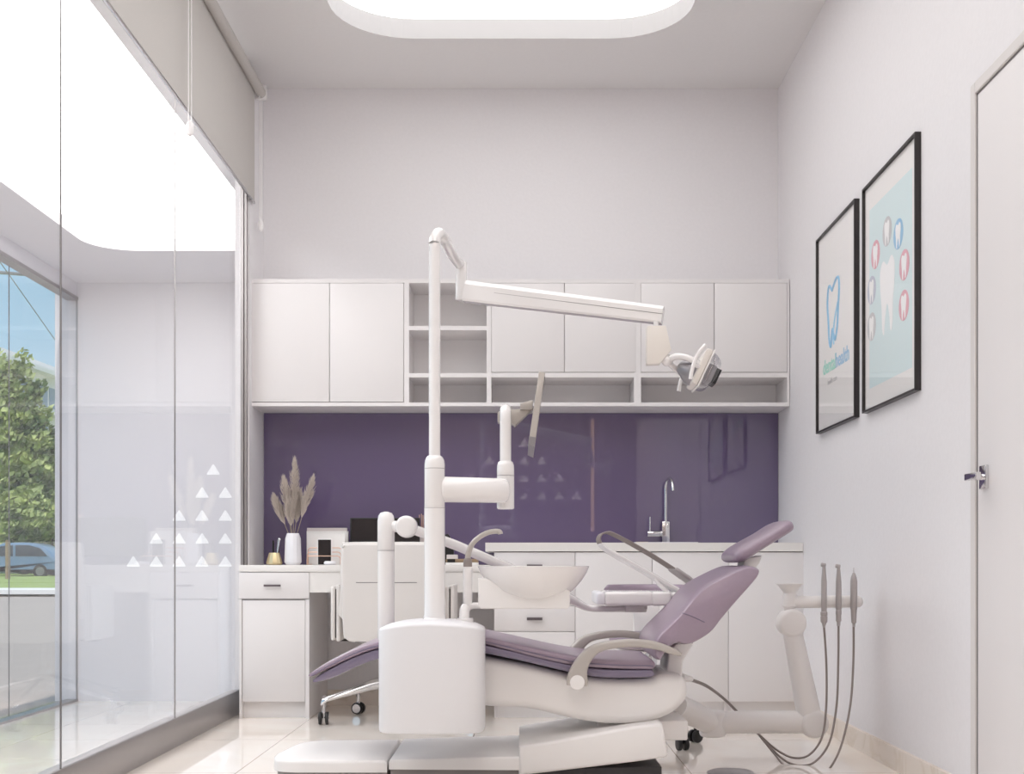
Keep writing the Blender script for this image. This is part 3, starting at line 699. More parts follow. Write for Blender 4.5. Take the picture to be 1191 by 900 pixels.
# cushions
d = 4.05; yn, yf = 4.03, 4.50
def cushion(pts, ht, name, m, p=7, par=t, y0=yn, y1=yf, wr=None, dd=d, k=4, bottom=1):
    q = spline([(X(a, dd), Z(c, dd), h*dd/F) for (a, c), h in zip(pts, ht)], k)
    w = None
    if wr: w = [v.x for v in spline([(x_, 0, 0) for x_ in wr], k)]
    return B().slab([(v.x, v.y) for v in q], [max(v.z, .0008) for v in q], y0, y1, wr=w, p=p, bottom=bottom).build(name, m, par, ang=60)
up = [(360.5, 785.5), (363, 784), (383, 773), (413, 758.5), (440, 749.5), (480, 740.5), (520, 739), (561, 744), (587, 750), (614, 756.5), (649, 764.5), (685, 770), (721, 772), (752, 772.5), (759, 773.5), (761, 774)]
cushion(up, [.5, 2.5, 4, 4.5, 4.5, 4.5, 4.5, 4.5, 5, 5.5, 6, 6, 6, 6, 5, 1], 'seat_cushion', MAUVE)
lo = [(365, 792.5), (368, 790.5), (385, 783), (413, 769.5), (440, 760), (480, 751), (520, 749), (561, 754), (614, 765.5), (659, 776), (700, 782.5), (740, 783), (757, 782.5), (760, 782)]
cushion(lo, [.5, 3, 6, 6.5, 6.5, 6, 6, 5.5, 5, 5, 5.5, 5.5, 5, 2], 'seat_underlay', MAUVED, y0=yn+.006, y1=yf-.006)
def piping(pts, y, name='piping', r=.0022, m=MAUVED):
    return B().tube(spline([(X(a, d), y, Z(c, d)) for a, c in pts], 4), r, 6).build(name, m, t)
piping([(a, c+1) for a, c in up[1:-1]], yn-.001)
B().tube([(X(607, d), y_, Z(751, d)+.001) for y_ in (yn+.01, yf-.01)], .0012, 6).build('cushion_seam', MAUVED, t)
# backrest
bo_ = [(760, 763), (758.5, 750), (765, 737), (778, 724), (791, 711), (802, 697), (817, 682), (836, 671), (861, 659.5), (874, 658), (883, 662), (881, 671), (872, 682), (857, 699), (839, 720), (829, 733), (819, 741), (806, 748), (795, 750), (787, 748.5), (779, 753), (772, 762), (767, 768)]
B().pillow([(v.x, v.y) for v in spline([(X(a, 4.03), Z(c, 4.03), 0) for a, c in bo_], 3, True)], 4.0, 4.53, .08, 9, .13).build('backrest', MAUVE, t, ang=60)
B().tube([(X(791, 4.02), y_, Z(712.5, 4.02)+.0) for y_ in (4.10, 4.44)], .0015, 6).build('backrest_crease', MAUVED, t)
piping([(791, 712), (800, 715), (809, 719), (817, 723)], 3.999, 'backrest_seam', .0013)
B().pillow(pxpath([(776, 756), (793, 742), (805, 748), (793, 768), (792, 790), (773, 790)], 4.2), 4.17, 4.38, .008, 3).build('backrest_bracket', DENTAL2, t)
hd = [(858, 650), (861, 648.5), (870, 643.5), (885, 634), (902, 624), (918, 614), (927, 609.5), (930.5, 608)]
B().pillow(pxpath([(864, 650), (883, 646), (880, 655), (868, 668), (857, 668)], 4.25), 4.20, 4.32, .004, 2).build('headrest_bar', DENTAL2, t)
cushion(hd, [2, 6.5, 9.5, 9, 8.5, 8.5, 7, 2], 'headrest', MAUVE, p=2.8, y0=4.10, y1=4.42, wr=[.7, .9, 1, 1, 1, 1, .9, .6])
# armrests
def armrest(y, name='armrest'):
    pts = [(671, 797), (671.5, 790), (673.5, 779), (679, 768), (688, 758), (700, 752), (720, 748.5), (742, 748), (764, 751), (783, 757.5), (792, 761)]
    wd = [12, 12.5, 10, 8, 6.5, 5.2, 4.8, 4.8, 4.6, 4, 2]
    q = spline([(X(a, 4.0), Z(c, 4.0), w*4.0/F) for (a, c), w in zip(pts, wd)], 4)
    o = B().slab([(v.x, v.y) for v in q], [v.z for v in q], y, y+.045, p=3).build(name, TAUPE, t, ang=60)
    return o
a1 = armrest(3.985); a2 = armrest(4.515)
c = P(671.5, 793.5, 3.985)
B().rod(c+Vector((0, -.004, 0)), c+Vector((0, .01, 0)), .0245, rnd=.002).build('pivot_cap', DENTAL2, a1)
B().rod(c+Vector((0, .05, 0)), c+Vector((0, .12, 0)), .02).build('armrest_pin', DENTAL2, t)
B().rod(c+Vector((0, .45, 0)), c+Vector((0, .54, 0)), .02).build('armrest_pin', DENTAL2, t)
B().rod(P(793, 788, 4.30), P(804, 789.5, 4.37), .016, .010, 16, rnd=.002).build('hose_socket', DENTAL2, t)
# ------------------------------------------------------------------ water unit cabinet with poles and bowl
DB = 3.90
cxb = X(501, 3.82)
t = thing('dental_unit', 'white rounded cuspidor cabinet with tall post beside the chair', 'dental unit', (cxb, 3.94, .2))
hw = (X(562, 3.88)-X(440, 3.88))/2; y0u, y1u = 3.79, 4.04
b = B(); M = 72; outl = []
for k in range(M):
    a = 2*math.pi*k/M; c_, s_ = math.cos(a), math.sin(a); p = 5.5
    x_ = math.copysign(abs(c_)**(2/p), c_)*hw; y_ = math.copysign(abs(s_)**(2/p), s_)
    yy = (y0u+y1u)/2+y_*(y1u-y0u)/2 - (.016*(1-(x_/hw)**2) if y_ < 0 else 0)
    outl.append((cxb+x_, yy))
zb = Z(853.5, 3.79); zr = lambda x: .545+.018*(1-((x-cxb)/hw)**2)
rings = []
def rg(f, zf):
    cy = (y0u+y1u)/2
    rings.append([b.bm.verts.new((cxb+(x-cxb)*f, cy+(y-cy)*f, zf(x))) for x, y in outl])
rg(.96, lambda x: zb); rg(.985, lambda x: zb+.002); rg(1, lambda x: zb+.008)
rg(1, lambda x: zr(x)-.008); rg(.993, lambda x: zr(x)-.002); rg(.97, lambda x: zr(x)+.002)
for f, e in ((.85, .009), (.65, .015), (.45, .019), (.28, .022), (.1, .023)): rg(f, lambda x, f=f, e=e: zr(cxb+(x-cxb)*f)+e-.014*(1-f) )
for r1, r2 in zip(rings, rings[1:]): b.bridge(r1, r2)
b.cap(rings[0], True); b.cap(rings[-1]); b.build('cabinet', DUNIT, t, ang=50)
B().box(cxb-.08, cxb+.1, 3.98, 4.12, .36, .46, bev=.01).build('mounting_bracket', DENTAL2, t)
px_, yp = X(505.5, 3.92), 3.92
def zp(py): return Z(py, yp)
B().lathe((px_, yp, 0), [(.030, zp(727)), (.040, zp(722)), (.040, zp(720)), (.036, zp(718)), (.036, zp(716)), (.034, zp(714)), (.034, zp(591))], n=36).build('lower_post', DENTAL, t)
B().lathe((px_, yp, 0), [(.0325, zp(591)), (.0335, zp(590.3)), (.0335, zp(545)), (.0335, zp(540)), (.0315, zp(535)), (.027, zp(532)), (.021, zp(530))], n=36).build('post_sleeve', DENTAL, t)
for q_, rr_ in ((590.9, .0338), (545, .0338)):
    B().lathe((px_, yp, 0), [(.02, Z(q_+.25, yp)), (rr_, Z(q_+.25, yp)), (rr_, Z(q_-.25, yp)), (.02, Z(q_-.25, yp))], n=36).build('post_seam', SEAM, t)
lpx, lyp = X(449, 4.12), 4.12
B().lathe((lpx, lyp, 0), [(.02, Z(640.4, lyp)), (.0297, Z(640.4, lyp)), (.0297, Z(639.9, lyp)), (.02, Z(639.9, lyp))], n=36).build('pole_seam', SEAM, t)
B().lathe((lpx, lyp, 0), [(.029, .49), (.029, Z(640.3, lyp))], n=32).build('side_pole', DENTAL, t)
B().lathe((lpx, lyp, 0), [(.0285, Z(640, lyp)), (.0295, Z(639.5, lyp)), (.0295, Z(606, lyp)), (.027, Z(600, lyp)), (.020, Z(596.5, lyp)), (.008, Z(595, lyp))], n=32).build('side_pole_cap', DENTAL, t)
B().box(lpx+.03, lpx+.12, 4.0, 4.14, .40, .46, bev=.01).build('side_pole_foot', DENTAL2, t)
# bowl
bd_ = 4.0; bx = X(620.5, bd_); zr_ = Z(658.5, bd_)
rx = .187
pf = []
b = B()
bo = [(.001, -.124), (.05, -.120), (.09, -.106), (.13, -.082), (.16, -.050), (.178, -.022), (.185, -.004), (.187, 0), (.182, .001), (.176, -.003), (.165, -.02), (.145, -.045), (.115, -.070), (.07, -.088), (.001, -.093)]
b.lathe((0, 0, 0), bo, n=56)
bmesh.ops.transform(b.bm, matrix=Matrix.Translation((bx, bd_, zr_)) @ Matrix.Diagonal((1, .82, 1, 1)), verts=b.bm.verts)
b.build('spittoon_bowl', DENTAL, t)
hp = [(557, 671), (557, 704), (559, 707), (660, 706.5), (662, 704), (662, 688), (650, 688), (640, 692), (575, 692), (565, 680), (560, 671)]
B().pillow(pxpath([(557, 672), (557, 704), (560, 707), (659, 707), (662, 704), (662, 687), (655, 682), (580, 680), (566, 672)], 4.0), 3.93, 4.13, .004, 3).build('bowl_housing', DENTAL2, t, ang=40)
B().tube(spline([P(560, 704, 3.97), P(550, 704.2, 3.97), P(543.5, 705.5, 3.97), P(540.5, 709.5, 3.96), P(540, 716, 3.95), P(540, 726, 3.94)], 5), [.0105]*6+[.012, .013, .014, .015, .016, .0165]+[.017]*14, 16).build('bowl_arm', DENTAL, t)
B().lathe(P(540.5, 731, 3.94), [(.031, 0), (.031, .022), (.028, .024), (.028, .034), (.020, .036)], n=28).build('bowl_arm_collar', DENTAL, t)
B().rod(P(544, 703, 3.97), P(544, 660, 3.97), .0152, n=24, rnd=.002).build('filler_pillar', DENTAL, t)
B().lathe(P(544, 659, 3.97), [(.0146, 0), (.0146, .018), (.012, .026), (.008, .030), (.006, .034)], n=24).build('filler_socket', TUBEG, t)
B().tube(spline([P(544, 651, 3.97), P(545, 643, 3.97), P(549, 633, 3.97), P(557, 625, 3.97), P(567, 619.5, 3.97), P(576, 617.8, 3.97), P(581, 618.5, 3.97), P(582, 621, 3.97)], 5), [.0095]*10+[.0085]*26, 12).build('filler_spout', TAUPE, t)

# ------------------------------------------------------------------ operating lamp with arm
t = thing('operating_lamp', 'white dental operating lamp on long jointed arm above the chair', 'lamp', (px_, yp, zp(530)))
top = [(px_, yp, zp(532)), (px_, yp, zp(400)), (px_, yp, zp(295)), (px_, yp, zp(283)), (px_+.003, yp+.01, zp(274)), (px_+.012, yp+.035, zp(268)), (px_+.022, yp+.08, zp(268)+.0)]
je = P(535, 308, 4.40)
st = Vector((px_, yp, zp(268)))
pth = spline([Vector(a) for a in top]+[st.lerp(je, .35)+Vector((.004, 0, .006)), st.lerp(je, .65), je], 6)
# straight lower length first so the tube stays vertical
pth = [Vector((px_, yp, zp(532)))]+[p for p in pth if p.z > zp(392)-.01]
B().tube(pth, .0188, 20).build('swing_pole', DENTAL, t)
B().rod(P(536.5, 305, 4.40), P(536.5, 349, 4.40), .021, n=24, rnd=.003).build('elbow', DENTAL, t)
# beam
pa = P(541, 339, 4.38); pb = P(771, 367, 4.22)
def beam(p0, p1, h0, h1, w, name, m, par, e0=0, e1=1):
    ax = (p1-p0).normalized(); sd_ = Vector((-ax.y, ax.x, 0)).normalized(); upv = sd_.cross(ax); upv = upv if upv.z > 0 else -upv
    b = B(); rings = []
    for p, h in ((p0.lerp(p1, e0), h0), (p0.lerp(p1, e1), h1)):
        prf = [(-1, -.8), (-.8, -1), (.8, -1), (1, -.8), (1, .6), (.6, 1), (-.6, 1), (-1, .6)]
        rings.append([b.bm.verts.new(p+sd_*(a*w)+upv*(c*h)) for a, c in prf])
    b.bridge(rings[0], rings[1]); b.cap(rings[0], True); b.cap(rings[1]); return b.build(name, m, par, ang=30)
beam(pa, pb, .038, .0305, .026, 'beam', DENTAL, t)
q0 = pa+Vector((.004, -.0265, .002)); q1 = pb+Vector((-.004, -.0265, .001))
B().tube([q0, q1], .0009, 6).build('beam_groove', SEAM, t)
LD = 4.2
B().rod(P(763, 374, LD), P(763, 382, LD), .0095).build('swivel_pin', DENTAL, t)
B().pillow(pxpath([(753, 380), (773, 380), (774, 381), (780, 408), (767, 424), (752, 424.5), (751.5, 423), (751.5, 382)], LD), LD-.022, LD+.022, .003, 2).build('joint_block', BEIGE, t, ang=40)
B().ball(P(776, 419, LD), .021).build('ball_joint', DENTAL, t)
hz = B().tube(spline([P(776, 420, LD), P(784, 415, LD-.02), P(795, 415, LD-.035), P(806, 419, LD-.045), P(819, 428, LD-.04)], 5), .0115, 14)
hz.tube(spline([P(778, 422, LD), P(785, 428, LD+.02), P(795, 436, LD+.035), P(806, 440, LD+.04), P(814, 436, LD+.04)], 5), .0105, 12)
hz.build('head_yoke', DENTAL, t)
# head built around its own axis, then tipped down to the right
hc = P(818, 432, LD); tilt = math.radians(25)
Mh = Matrix.Translation(hc) @ Matrix.Rotation(tilt, 4, 'Y')
def headpart(b, name, m, par=t, ang=40):
    bmesh.ops.transform(b.bm, matrix=Mh, verts=b.bm.verts); return b.build(name, m, par, ang=ang)
sc_ = LD/F
headpart(B().box(-9*sc_, -1*sc_, -.075, .075, -22*sc_, 22*sc_, bev=.008), 'head_frame', BEIGE)
headpart(B().box(-1*sc_, 1*sc_, -.078, .078, -23*sc_, 23*sc_, bev=.003), 'head_bezel', DENTAL2)
b = B(); b.lathe((0, 0, 0), [(.002, 22*sc_), (.020, 20*sc_), (.036, 12*sc_), (.048, 6*sc_), (.048, 0)], ax=(-1, 0, 0), n=24)
bmesh.ops.translate(b.bm, vec=(-8*sc_, 0, -6*sc_), verts=b.bm.verts); headpart(b, 'head_back', SILV)
headpart(B().box(1*sc_, 12*sc_, -.045, .045, -11*sc_, 9*sc_, bev=.004), 'lamp_housing', SILV)
headpart(B().box(12*sc_, 18*sc_, -.038, .038, -10*sc_, 8*sc_, bev=.001), 'lamp_face', BLACK)
b = B(); pv = [(2*sc_, -20*sc_), (9*sc_, -18*sc_), (14*sc_, -10*sc_), (15*sc_, 5*sc_), (12*sc_, 15*sc_), (2*sc_, 21*sc_)]
b.pillow([(v[0], v[1]) for v in spline([(a, c_, 0) for a, c_ in pv], 4)], -.07, .07, .01, 3); headpart(b, 'visor', VISOR)
B().tube(spline([P(803, 441, LD-.09), P(804.5, 432, LD-.09), P(808, 420, LD-.09), P(813, 410, LD-.09), P(821, 401, LD-.09)], 5), .0072, 12).rod(P(807, 424, LD-.09), P(815, 427, LD-.06), .008).build('handle', DENTAL, t)
B().tube(spline([P(789.5, 455, LD+.09), P(791, 446, LD+.09), P(794, 437, LD+.09), P(800, 426, LD+.09)], 5), .0072, 12).rod(P(797, 431, LD+.09), P(810, 430, LD+.06), .008).build('handle', DENTAL, t)

# ------------------------------------------------------------------ monitor on its arm
t = thing('monitor_arm', 'white swivel arm on the post carrying the display, with upright tube', 'monitor arm', (px_, yp, zp(592)))
ad = 3.97
b = B(); aa = P(517, 569, yp+.01); ab = P(590, 570.5, 4.0)
b.rod(aa-Vector((.02, 0, 0)), ab, .0425, .041, 28, rnd=.012).build('arm', DENTAL, t)
mx_, my_ = X(588, 4.03), 4.03
def zm(py): return Z(py, my_)
B().lathe((mx_, my_, 0), [(.026, zm(592)), (.0295, zm(591)), (.0295, zm(553.4))], n=32).build('sleeve', DENTAL, t)
B().lathe((mx_, my_, 0), [(.0285, zm(553.2)), (.0295, zm(552.6)), (.0295, zm(546)), (.0285, zm(541)), (.025, zm(537.5)), (.019, zm(536))], n=32).build('sleeve_cap', DENTAL, t)
B().lathe((mx_, my_, 0), [(.02, zm(553.6)), (.0298, zm(553.6)), (.0298, zm(553.1)), (.02, zm(553.1))], n=36).build('sleeve_seam', SEAM, t)
tt = [Vector((mx_-.0, my_, zm(537))), Vector((mx_, my_, zm(500))), Vector((mx_, my_, zm(486))), Vector((mx_, my_+.008, zm(478))), Vector((mx_, my_+.03, zm(475))), Vector((mx_, my_+.07, zm(475)))]
B().tube(spline(tt, 5), .0192, 20).build('upright_tube', DENTAL, t)
B().pillow(pxpath([(579, 480), (594, 477), (620, 476), (599, 496), (594, 493), (579, 492)], 4.14), 4.11, 4.17, .003, 2).build('bracket', TAUPE, t, ang=30)
t = thing('display', 'slim beige display seen edge-on in front of the wall shelves', 'display', P(619, 521, 4.17))
sl = pxpath([(626.5, 433), (634, 434), (621.5, 521), (614.5, 517.5)], 4.0)
B().pillow(sl, 3.98, 4.36, .003, 2).build('housing', TAUPE, t, ang=30)
B().pillow(pxpath([(605, 471), (618, 467), (620, 468), (619, 478), (605, 478)], 4.14), 4.10, 4.22, .003, 2).build('mount', TAUPE, t, ang=30)
B().pillow([(a+.0012, c_-.001) for a, c_ in pxpath([(631.2, 437), (633.5, 437.5), (621.5, 514), (619, 512.5)], 4.0)], 4.0, 4.34).build('screen', SCREEN, t, smooth=False)
B().pillow(pxpath([(615.3, 508), (623.2, 509), (621.6, 521.3), (614.3, 517.7)], 3.999), 3.979, 4.361, .001, 1).build('lower_bezel', SILV, t, ang=30)

# ------------------------------------------------------------------ doctor's delivery unit
t = thing('delivery_arm', 'white jointed arm from side pole down to the instrument tray', 'arm', (lpx, lyp, .45))
ba = P(473, 612.5, 4.08)
B().rod(ba+Vector((0, -.028, 0)), ba+Vector((0, .035, 0)), .0375, n=36, rnd=.012).rod(P(456, 612, 4.12), ba+Vector((0, .01, 0)), .02).build('knuckle', DENTAL, t)
B().tube([ba+Vector((.02, .01, -.008)), P(530, 634, 4.17), P(600, 664, 4.25), P(628, 680, 4.28)], .0175, 18).build('spring_arm', DENTAL, t)
B().tube(spline([P(628, 680, 4.28), P(645, 688, 4.36), P(664, 697, 4.45), P(683, 706.5, 4.50), P(700, 708, 4.52), P(735, 708, 4.6)], 4), [.019]*9+[.017, .0155, .0145, .0135]+[.012]*20, 14).build('lower_arm', DENTAL, t)
TD = 4.62
t = thing('instrument_tray', 'long white instrument tray unit with arched hose supports behind the chair back', 'tray', P(750, 705, TD))
TN = TD-.16
def trx(px): return X(px, TN)
def trz(py): return Z(py, TN)
B().box(trx(703), trx(760), TD-.16, TD+.14, trz(704.5), trz(688), bev=.012, seg=3).box(trx(758), trx(781), TD-.16, TD+.14, trz(704.5), trz(688.3), bev=.01, seg=3).build('tray_body', DENTAL, t)
B().box(trx(693.5), trx(704), TD-.16, TD+.14, trz(703.5), trz(688.5), bev=.01, seg=3).build('tray_handle', CERAM, t)
B().box(trx(782), trx(850), TD-.12, TD+.12, trz(704.5), trz(689), bev=.01, seg=3).build('tray_joint', DENTAL, t)
B().lathe(P(735, 711.5, TD), [(.055, 0), (.058, .006), (.058, .024)], n=28).box(trx(716), trx(757), TD-.04, TD+.04, trz(711), trz(704), bev=.004).build('tray_swivel', DENTAL2, t)
for k in range(5):
    yy = TD-.10+.05*k
    def Q(px, py): 
        v = P(px, py, TD-.1); return Vector((v.x, yy, v.z))
    arm = B().tube(spline([Q(797, 690), Q(780, 681), Q(750, 663), Q(716, 644), Q(705, 637), Q(699.5, 631.5)], 4), [.0085]*12+[.0075, .007, .0065, .006, .0055, .005, .0045, .004, .0035], 10).build('hose_support', DENTAL, t)
    B().tube(spline([Q(699.5, 631.5), Q(698, 626), Q(701, 620.5), Q(708, 618.5), Q(714, 620), Q(730, 628), Q(760, 645), Q(788, 663)], 5), [.0032]*36, 8).build('hose', TUBEG, t)
    b = B(); p0, p1 = Q(785, 661), Q(822, 687)
    pts = [p0.lerp(p1, f) for f in (0, .05, .1, .4, .45, .8, 1)]
    tag_ = b.tube(pts, [.004, .008, .0085, .0095, .0085, .0095, .005], 12).build('dental_handpiece', HANDP, off=p0)
    names = ('nearest', 'second nearest', 'middle', 'second farthest', 'farthest')
    tag(tag_, 'grey handpiece, %s of five resting on the tray under arched hoses' % names[k], 'handpiece', 'handpieces on the instrument tray')
B().tube([P(762, 672, TD-.1), P(766, 679, TD-.1), P(777, 689, TD-.1)], [.007, .0085, .0085], 10).build('support_brace', DENTAL, t)
B().ball(P(797, 690, TD-.1), .018).build('pivot_knob', DENTAL, t)
B().ball(P(803, 690, TD), .02).build('pivot_knob', DENTAL, t)

# ------------------------------------------------------------------ dentist's stool behind
SD = 5.0
def sx_(px): return X(px, SD)
def sz_(py): return Z(py, SD)
t = thing('dentist_stool', 'mauve dentist stool on black casters behind the dental chair', 'stool', (sx_(760), SD, 0))
def disc(cx, cy, z0, z1, rx_, ry_, m, name, r=.012):
    b = B(); b.lathe((0, 0, 0), [(.9, 0), (.98, .15), (1, .4), (1, .6), (.97, .85), (.85, 1), (.001, 1.0)], n=40)
    bmesh.ops.transform(b.bm, matrix=Matrix.Translation((cx, cy, z0)) @ Matrix.Diagonal((rx_, ry_, z1-z0, 1)), verts=b.bm.verts)
    return b.build(name, m, t)
ccx = sx_(757)
disc(ccx, SD, sz_(753), sz_(736), .175, .17, MAUVE, 'seat')
disc(ccx, SD, sz_(757), sz_(753.3), .13, .13, DENTAL2, 'seat_pan')
bkd = SD+.2
b = B(); arc = [Vector((ccx+.185*math.cos(a), SD+.03+.20*math.sin(a), sz_(688))) for a in [math.radians(10+16*k) for k in range(11)]]
b = B(); rings = []
for i, p in enumerate(arc):
    r_ = (p-Vector((ccx, SD+.03, p.z))).normalized(); e = 1 if 0 < i < 10 else .6
    rings.append([b.bm.verts.new(p+r_*(math.cos(2*math.pi*j/14)*.018*e)+Vector((0, 0, math.copysign(abs(math.sin(2*math.pi*j/14))**.6, math.sin(2*math.pi*j/14))*.028*e))) for j in range(14)])
for r1, r2 in zip(rings, rings[1:]): b.bridge(r1, r2)
b.cap(rings[0], True); b.cap(rings[-1]); b.build('backrest', MAUVE, t)
B().box(sx_(742), sx_(773), SD+.18, SD+.21, sz_(755), sz_(697), bev=.006).box(sx_(745), sx_(770), SD, SD+.2, sz_(757), sz_(753.5), bev=.003).build('back_bracket', DENTAL2, t)
B().rod((ccx, SD, .10), (ccx, SD, sz_(757)), .025).build('gas_column', CHROME, t)
for k, aa_ in enumerate((15, 87, 159, 231, 303)):
    a = math.radians(aa_); dv = Vector((math.cos(a), math.sin(a), 0)); c0 = Vector((ccx, SD, 0))
    leg = B().tube([c0+Vector((0, 0, .10))+dv*.02, c0+Vector((0, 0, .085))+dv*.205], [.02, .013], 12).build('leg', DENTAL2, t)
    c = c0+dv*.2+Vector((0, 0, .027)); nn = Vector((-dv.y, dv.x, 0)) if k not in (0, 4) else (Vector((.55, -.83, 0)) if k == 0 else Vector((.97, .24, 0)))
    B().rod(c+nn*.006, c+nn*.022, .0265, rnd=.003).rod(c-nn*.022, c-nn*.006, .0265, rnd=.003).rod(c, c+Vector((0, 0, .05)), .006).build('caster', BLACK, leg)

# ------------------------------------------------------------------ assistant's arm
AD = 4.62
t = thing('assistant_arm', 'white jointed assistant arm with cup holder reaching past the chair', 'arm', (X(870, AD), AD, Z(840, AD)))
def a_(px, py, d=AD): return P(px, py, d)
B().tube(spline([a_(785, 820, 4.4), a_(800, 827, 4.5), a_(828, 841, AD)], 4), .062*.75, 20).build('shoulder', DENTAL2, t)
B().rod(a_(829, 826.5), a_(829, 856.5), .052, n=32, rnd=.014).build('shoulder_joint', DENTAL2, t)
B().rod(a_(836, 840), a_(944, 839.5), .044, .043, 28).build('lower_link', DENTAL2, t)
B().rod(a_(945, 841)+Vector((0, -.05, 0)), a_(945, 841)+Vector((0, .05, 0)), .054, n=40, rnd=.016).build('elbow', DENTAL2, t)
B().tube([a_(941, 832), a_(920, 726)], [.047, .036], 28).build('upper_link', DENTAL2, t)
B().rod(a_(920, 724)+Vector((0, -.045, 0)), a_(920, 724)+Vector((0, .045, 0)), .0535, n=40, rnd=.015).build('wrist', DENTAL2, t)
b = B().lathe(a_(918.5, 707), [(.022, -.01), (.022, .004), (.027, .006), (.027, .05), (.024, .056), (.026, .062), (.045, .088), (.052, .092), (.052, .096), (.046, .096), (.02, .07), (.001, .068)], n=32)
b.build('cup_holder', DENTAL2, t)
B().rod(a_(922, 700), a_(996, 699.5), .0235, n=28, rnd=.004).ball(a_(997, 699.5), .0225).build('holder_bar', DENTAL2, t)
# three handpieces with their hoses
def handpiece(px, prof, ytop, ybot, hosepts, label, hook=0):
    D_ = AD-.035
    p0 = P(px, ytop, D_); t = thing('dental_handpiece', label, 'handpiece', P(px, ybot, D_), 'handpieces hanging from the assistant arm')
    b = B(); pf = [(r*D_/F, (ybot-y)*D_/F) for y, r in prof[::-1]]
    b.lathe(P(px, ybot, D_), pf, n=24)
    if hook:
        hp = P(px-.5, ytop+1.2, D_); b.rod(hp-Vector((.010, 0, -.002)), hp+Vector((.008, 0, 0)), .0075, n=16, rnd=.002)
    b.build('body', HANDP, t)
    B().tube(spline([P(a, c, q) for a, c, q in hosepts], 7), .0042, 10).build('hose', TUBEG, t)
    if prof[0][1] < .5: pass
handpiece(958.3, [(656, 2), (660, 1.9), (670, 2.8), (676, 3.3), (697, 3.3), (697.5, 3.5), (698.5, 3.3), (711, 3.2), (712, 4.1), (715.5, 4.1), (716, 3.2), (717, 4.2), (723, 3.9), (725, 2.4), (730, 1.2)], 656, 730,
          [(958.3, 728, AD-.035), (961, 770, AD-.04), (961, 820, AD-.07), (956, 857, AD-.1), (942, 877, AD-.12), (926, 881.5, AD-.1), (908, 875, AD-.05), (888, 859, AD+.03), (862, 832, AD+.09), (842, 812, AD+.06), (822, 797, AD-.06), (803, 789.5, AD-.25)], 'grey dental handpiece with angled head, leftmost of three on the bar', 1)
handpiece(975.3, [(657.5, 2), (661, 1.9), (676, 3.2), (690, 3.4), (708, 3.4), (709, 2.9), (710, 3.4), (714, 3.4), (715, 3), (722, 3.2), (723, 2.2), (728, 2)], 657.5, 728,
          [(975.3, 726, AD-.035), (975, 770, AD-.04), (973, 820, AD-.08), (965, 862, AD-.12), (950, 884, AD-.14), (933, 890.5, AD-.14), (914, 885, AD-.1), (896, 869, AD-.03), (880, 851, AD+.08), (862, 833, AD+.10), (842, 813, AD+.07), (822, 798.5, AD-.05), (803, 791, AD-.25)], 'grey dental handpiece with angled head, middle of three on the bar', 1)
handpiece(993, [(660, .3), (665.5, .5), (666, 1.4), (671, 3.2), (676, 4.1), (708, 4), (709, 3.6), (718, 3.2), (724, 2.8), (725, 1.7), (729, 1.5)], 660, 729,
          [(992.8, 727, AD-.035), (992.5, 770, AD-.04), (989, 820, AD-.1), (979, 865, AD-.16), (966, 892, AD-.2), (950, 905, AD-.22), (932, 905, AD-.2), (912, 890, AD-.12), (896, 871, AD-.04), (878, 849, AD+.08), (862, 832, AD+.11)], 'grey three-in-one syringe with needle tip, rightmost of three on the bar')

# ------------------------------------------------------------------ foot pedal
fp = Vector((X(850, 4.08), 4.08, 0))
t = thing('foot_pedal', 'round grey foot pedal on the floor right of the chair base', 'foot pedal', fp)
B().lathe(fp, [(.082, 0), (.084, .006), (.084, .02), (.076, .026), (.076, .03)], n=48).build('pedal_base', DGREY, t)
B().lathe(fp+Vector((0, 0, .03)), [(.072, 0), (.080, .003), (.080, .012), (.074, .016), (.001, .0165)], n=48).build('pedal_disc', SILV, t)
B().tube(spline([fp+Vector((-.075, 0, .012)), fp+Vector((-.14, .03, .008)), Vector((X(770, 4.2), 4.22, .008)), Vector((X(730, 4.3), 4.34, .008)), Vector((X(700, 4.3), 4.36, .008))], 6), .005, 8).build('cable', DARKP, t)

# ------------------------------------------------------------------ triangle stickers
def tri(cx, cy_, z, s, face=-1):
    w_, h_ = s*.63, s*.5; r = s*.09; P3 = [(-w_/2, 0), (w_/2, 0), (0, h_)]; out = []
    for i in range(3):
        a = Vector(P3[i-1]); b_ = Vector(P3[i]); c_ = Vector(P3[(i+1) % 3])
        d1 = (a-b_).normalized(); d2 = (c_-b_).normalized()
        s0 = b_+d1*r; s2 = b_+d2*r
        for k in range(5):
            u = k/4; out.append((s0*(1-u)**2+b_*2*u*(1-u)+s2*u*u))
    b = B(); f = [b.bm.verts.new((cx+p.x, cy_, z+p.y)) for p in out]; g = [b.bm.verts.new((cx+p.x, cy_+.002, z+p.y)) for p in out]
    b.bridge(f, g); b.cap(f); b.cap(g, True); return b
ord_ = ['top', 'second', 'third', 'fourth', 'bottom']
pos = {1: ['only'], 2: ['left', 'right'], 3: ['left', 'middle', 'right'], 4: ['first', 'second', 'third', 'fourth'], 5: ['first', 'second', 'third', 'fourth', 'fifth']}
ds = DH-.004; sp_ = 26.7
rowx = [[248], [235, 262], [208.3, 235, 262], [181.7, 208.3, 235, 262], [155, 181.7, 208.3, 235, 262]]
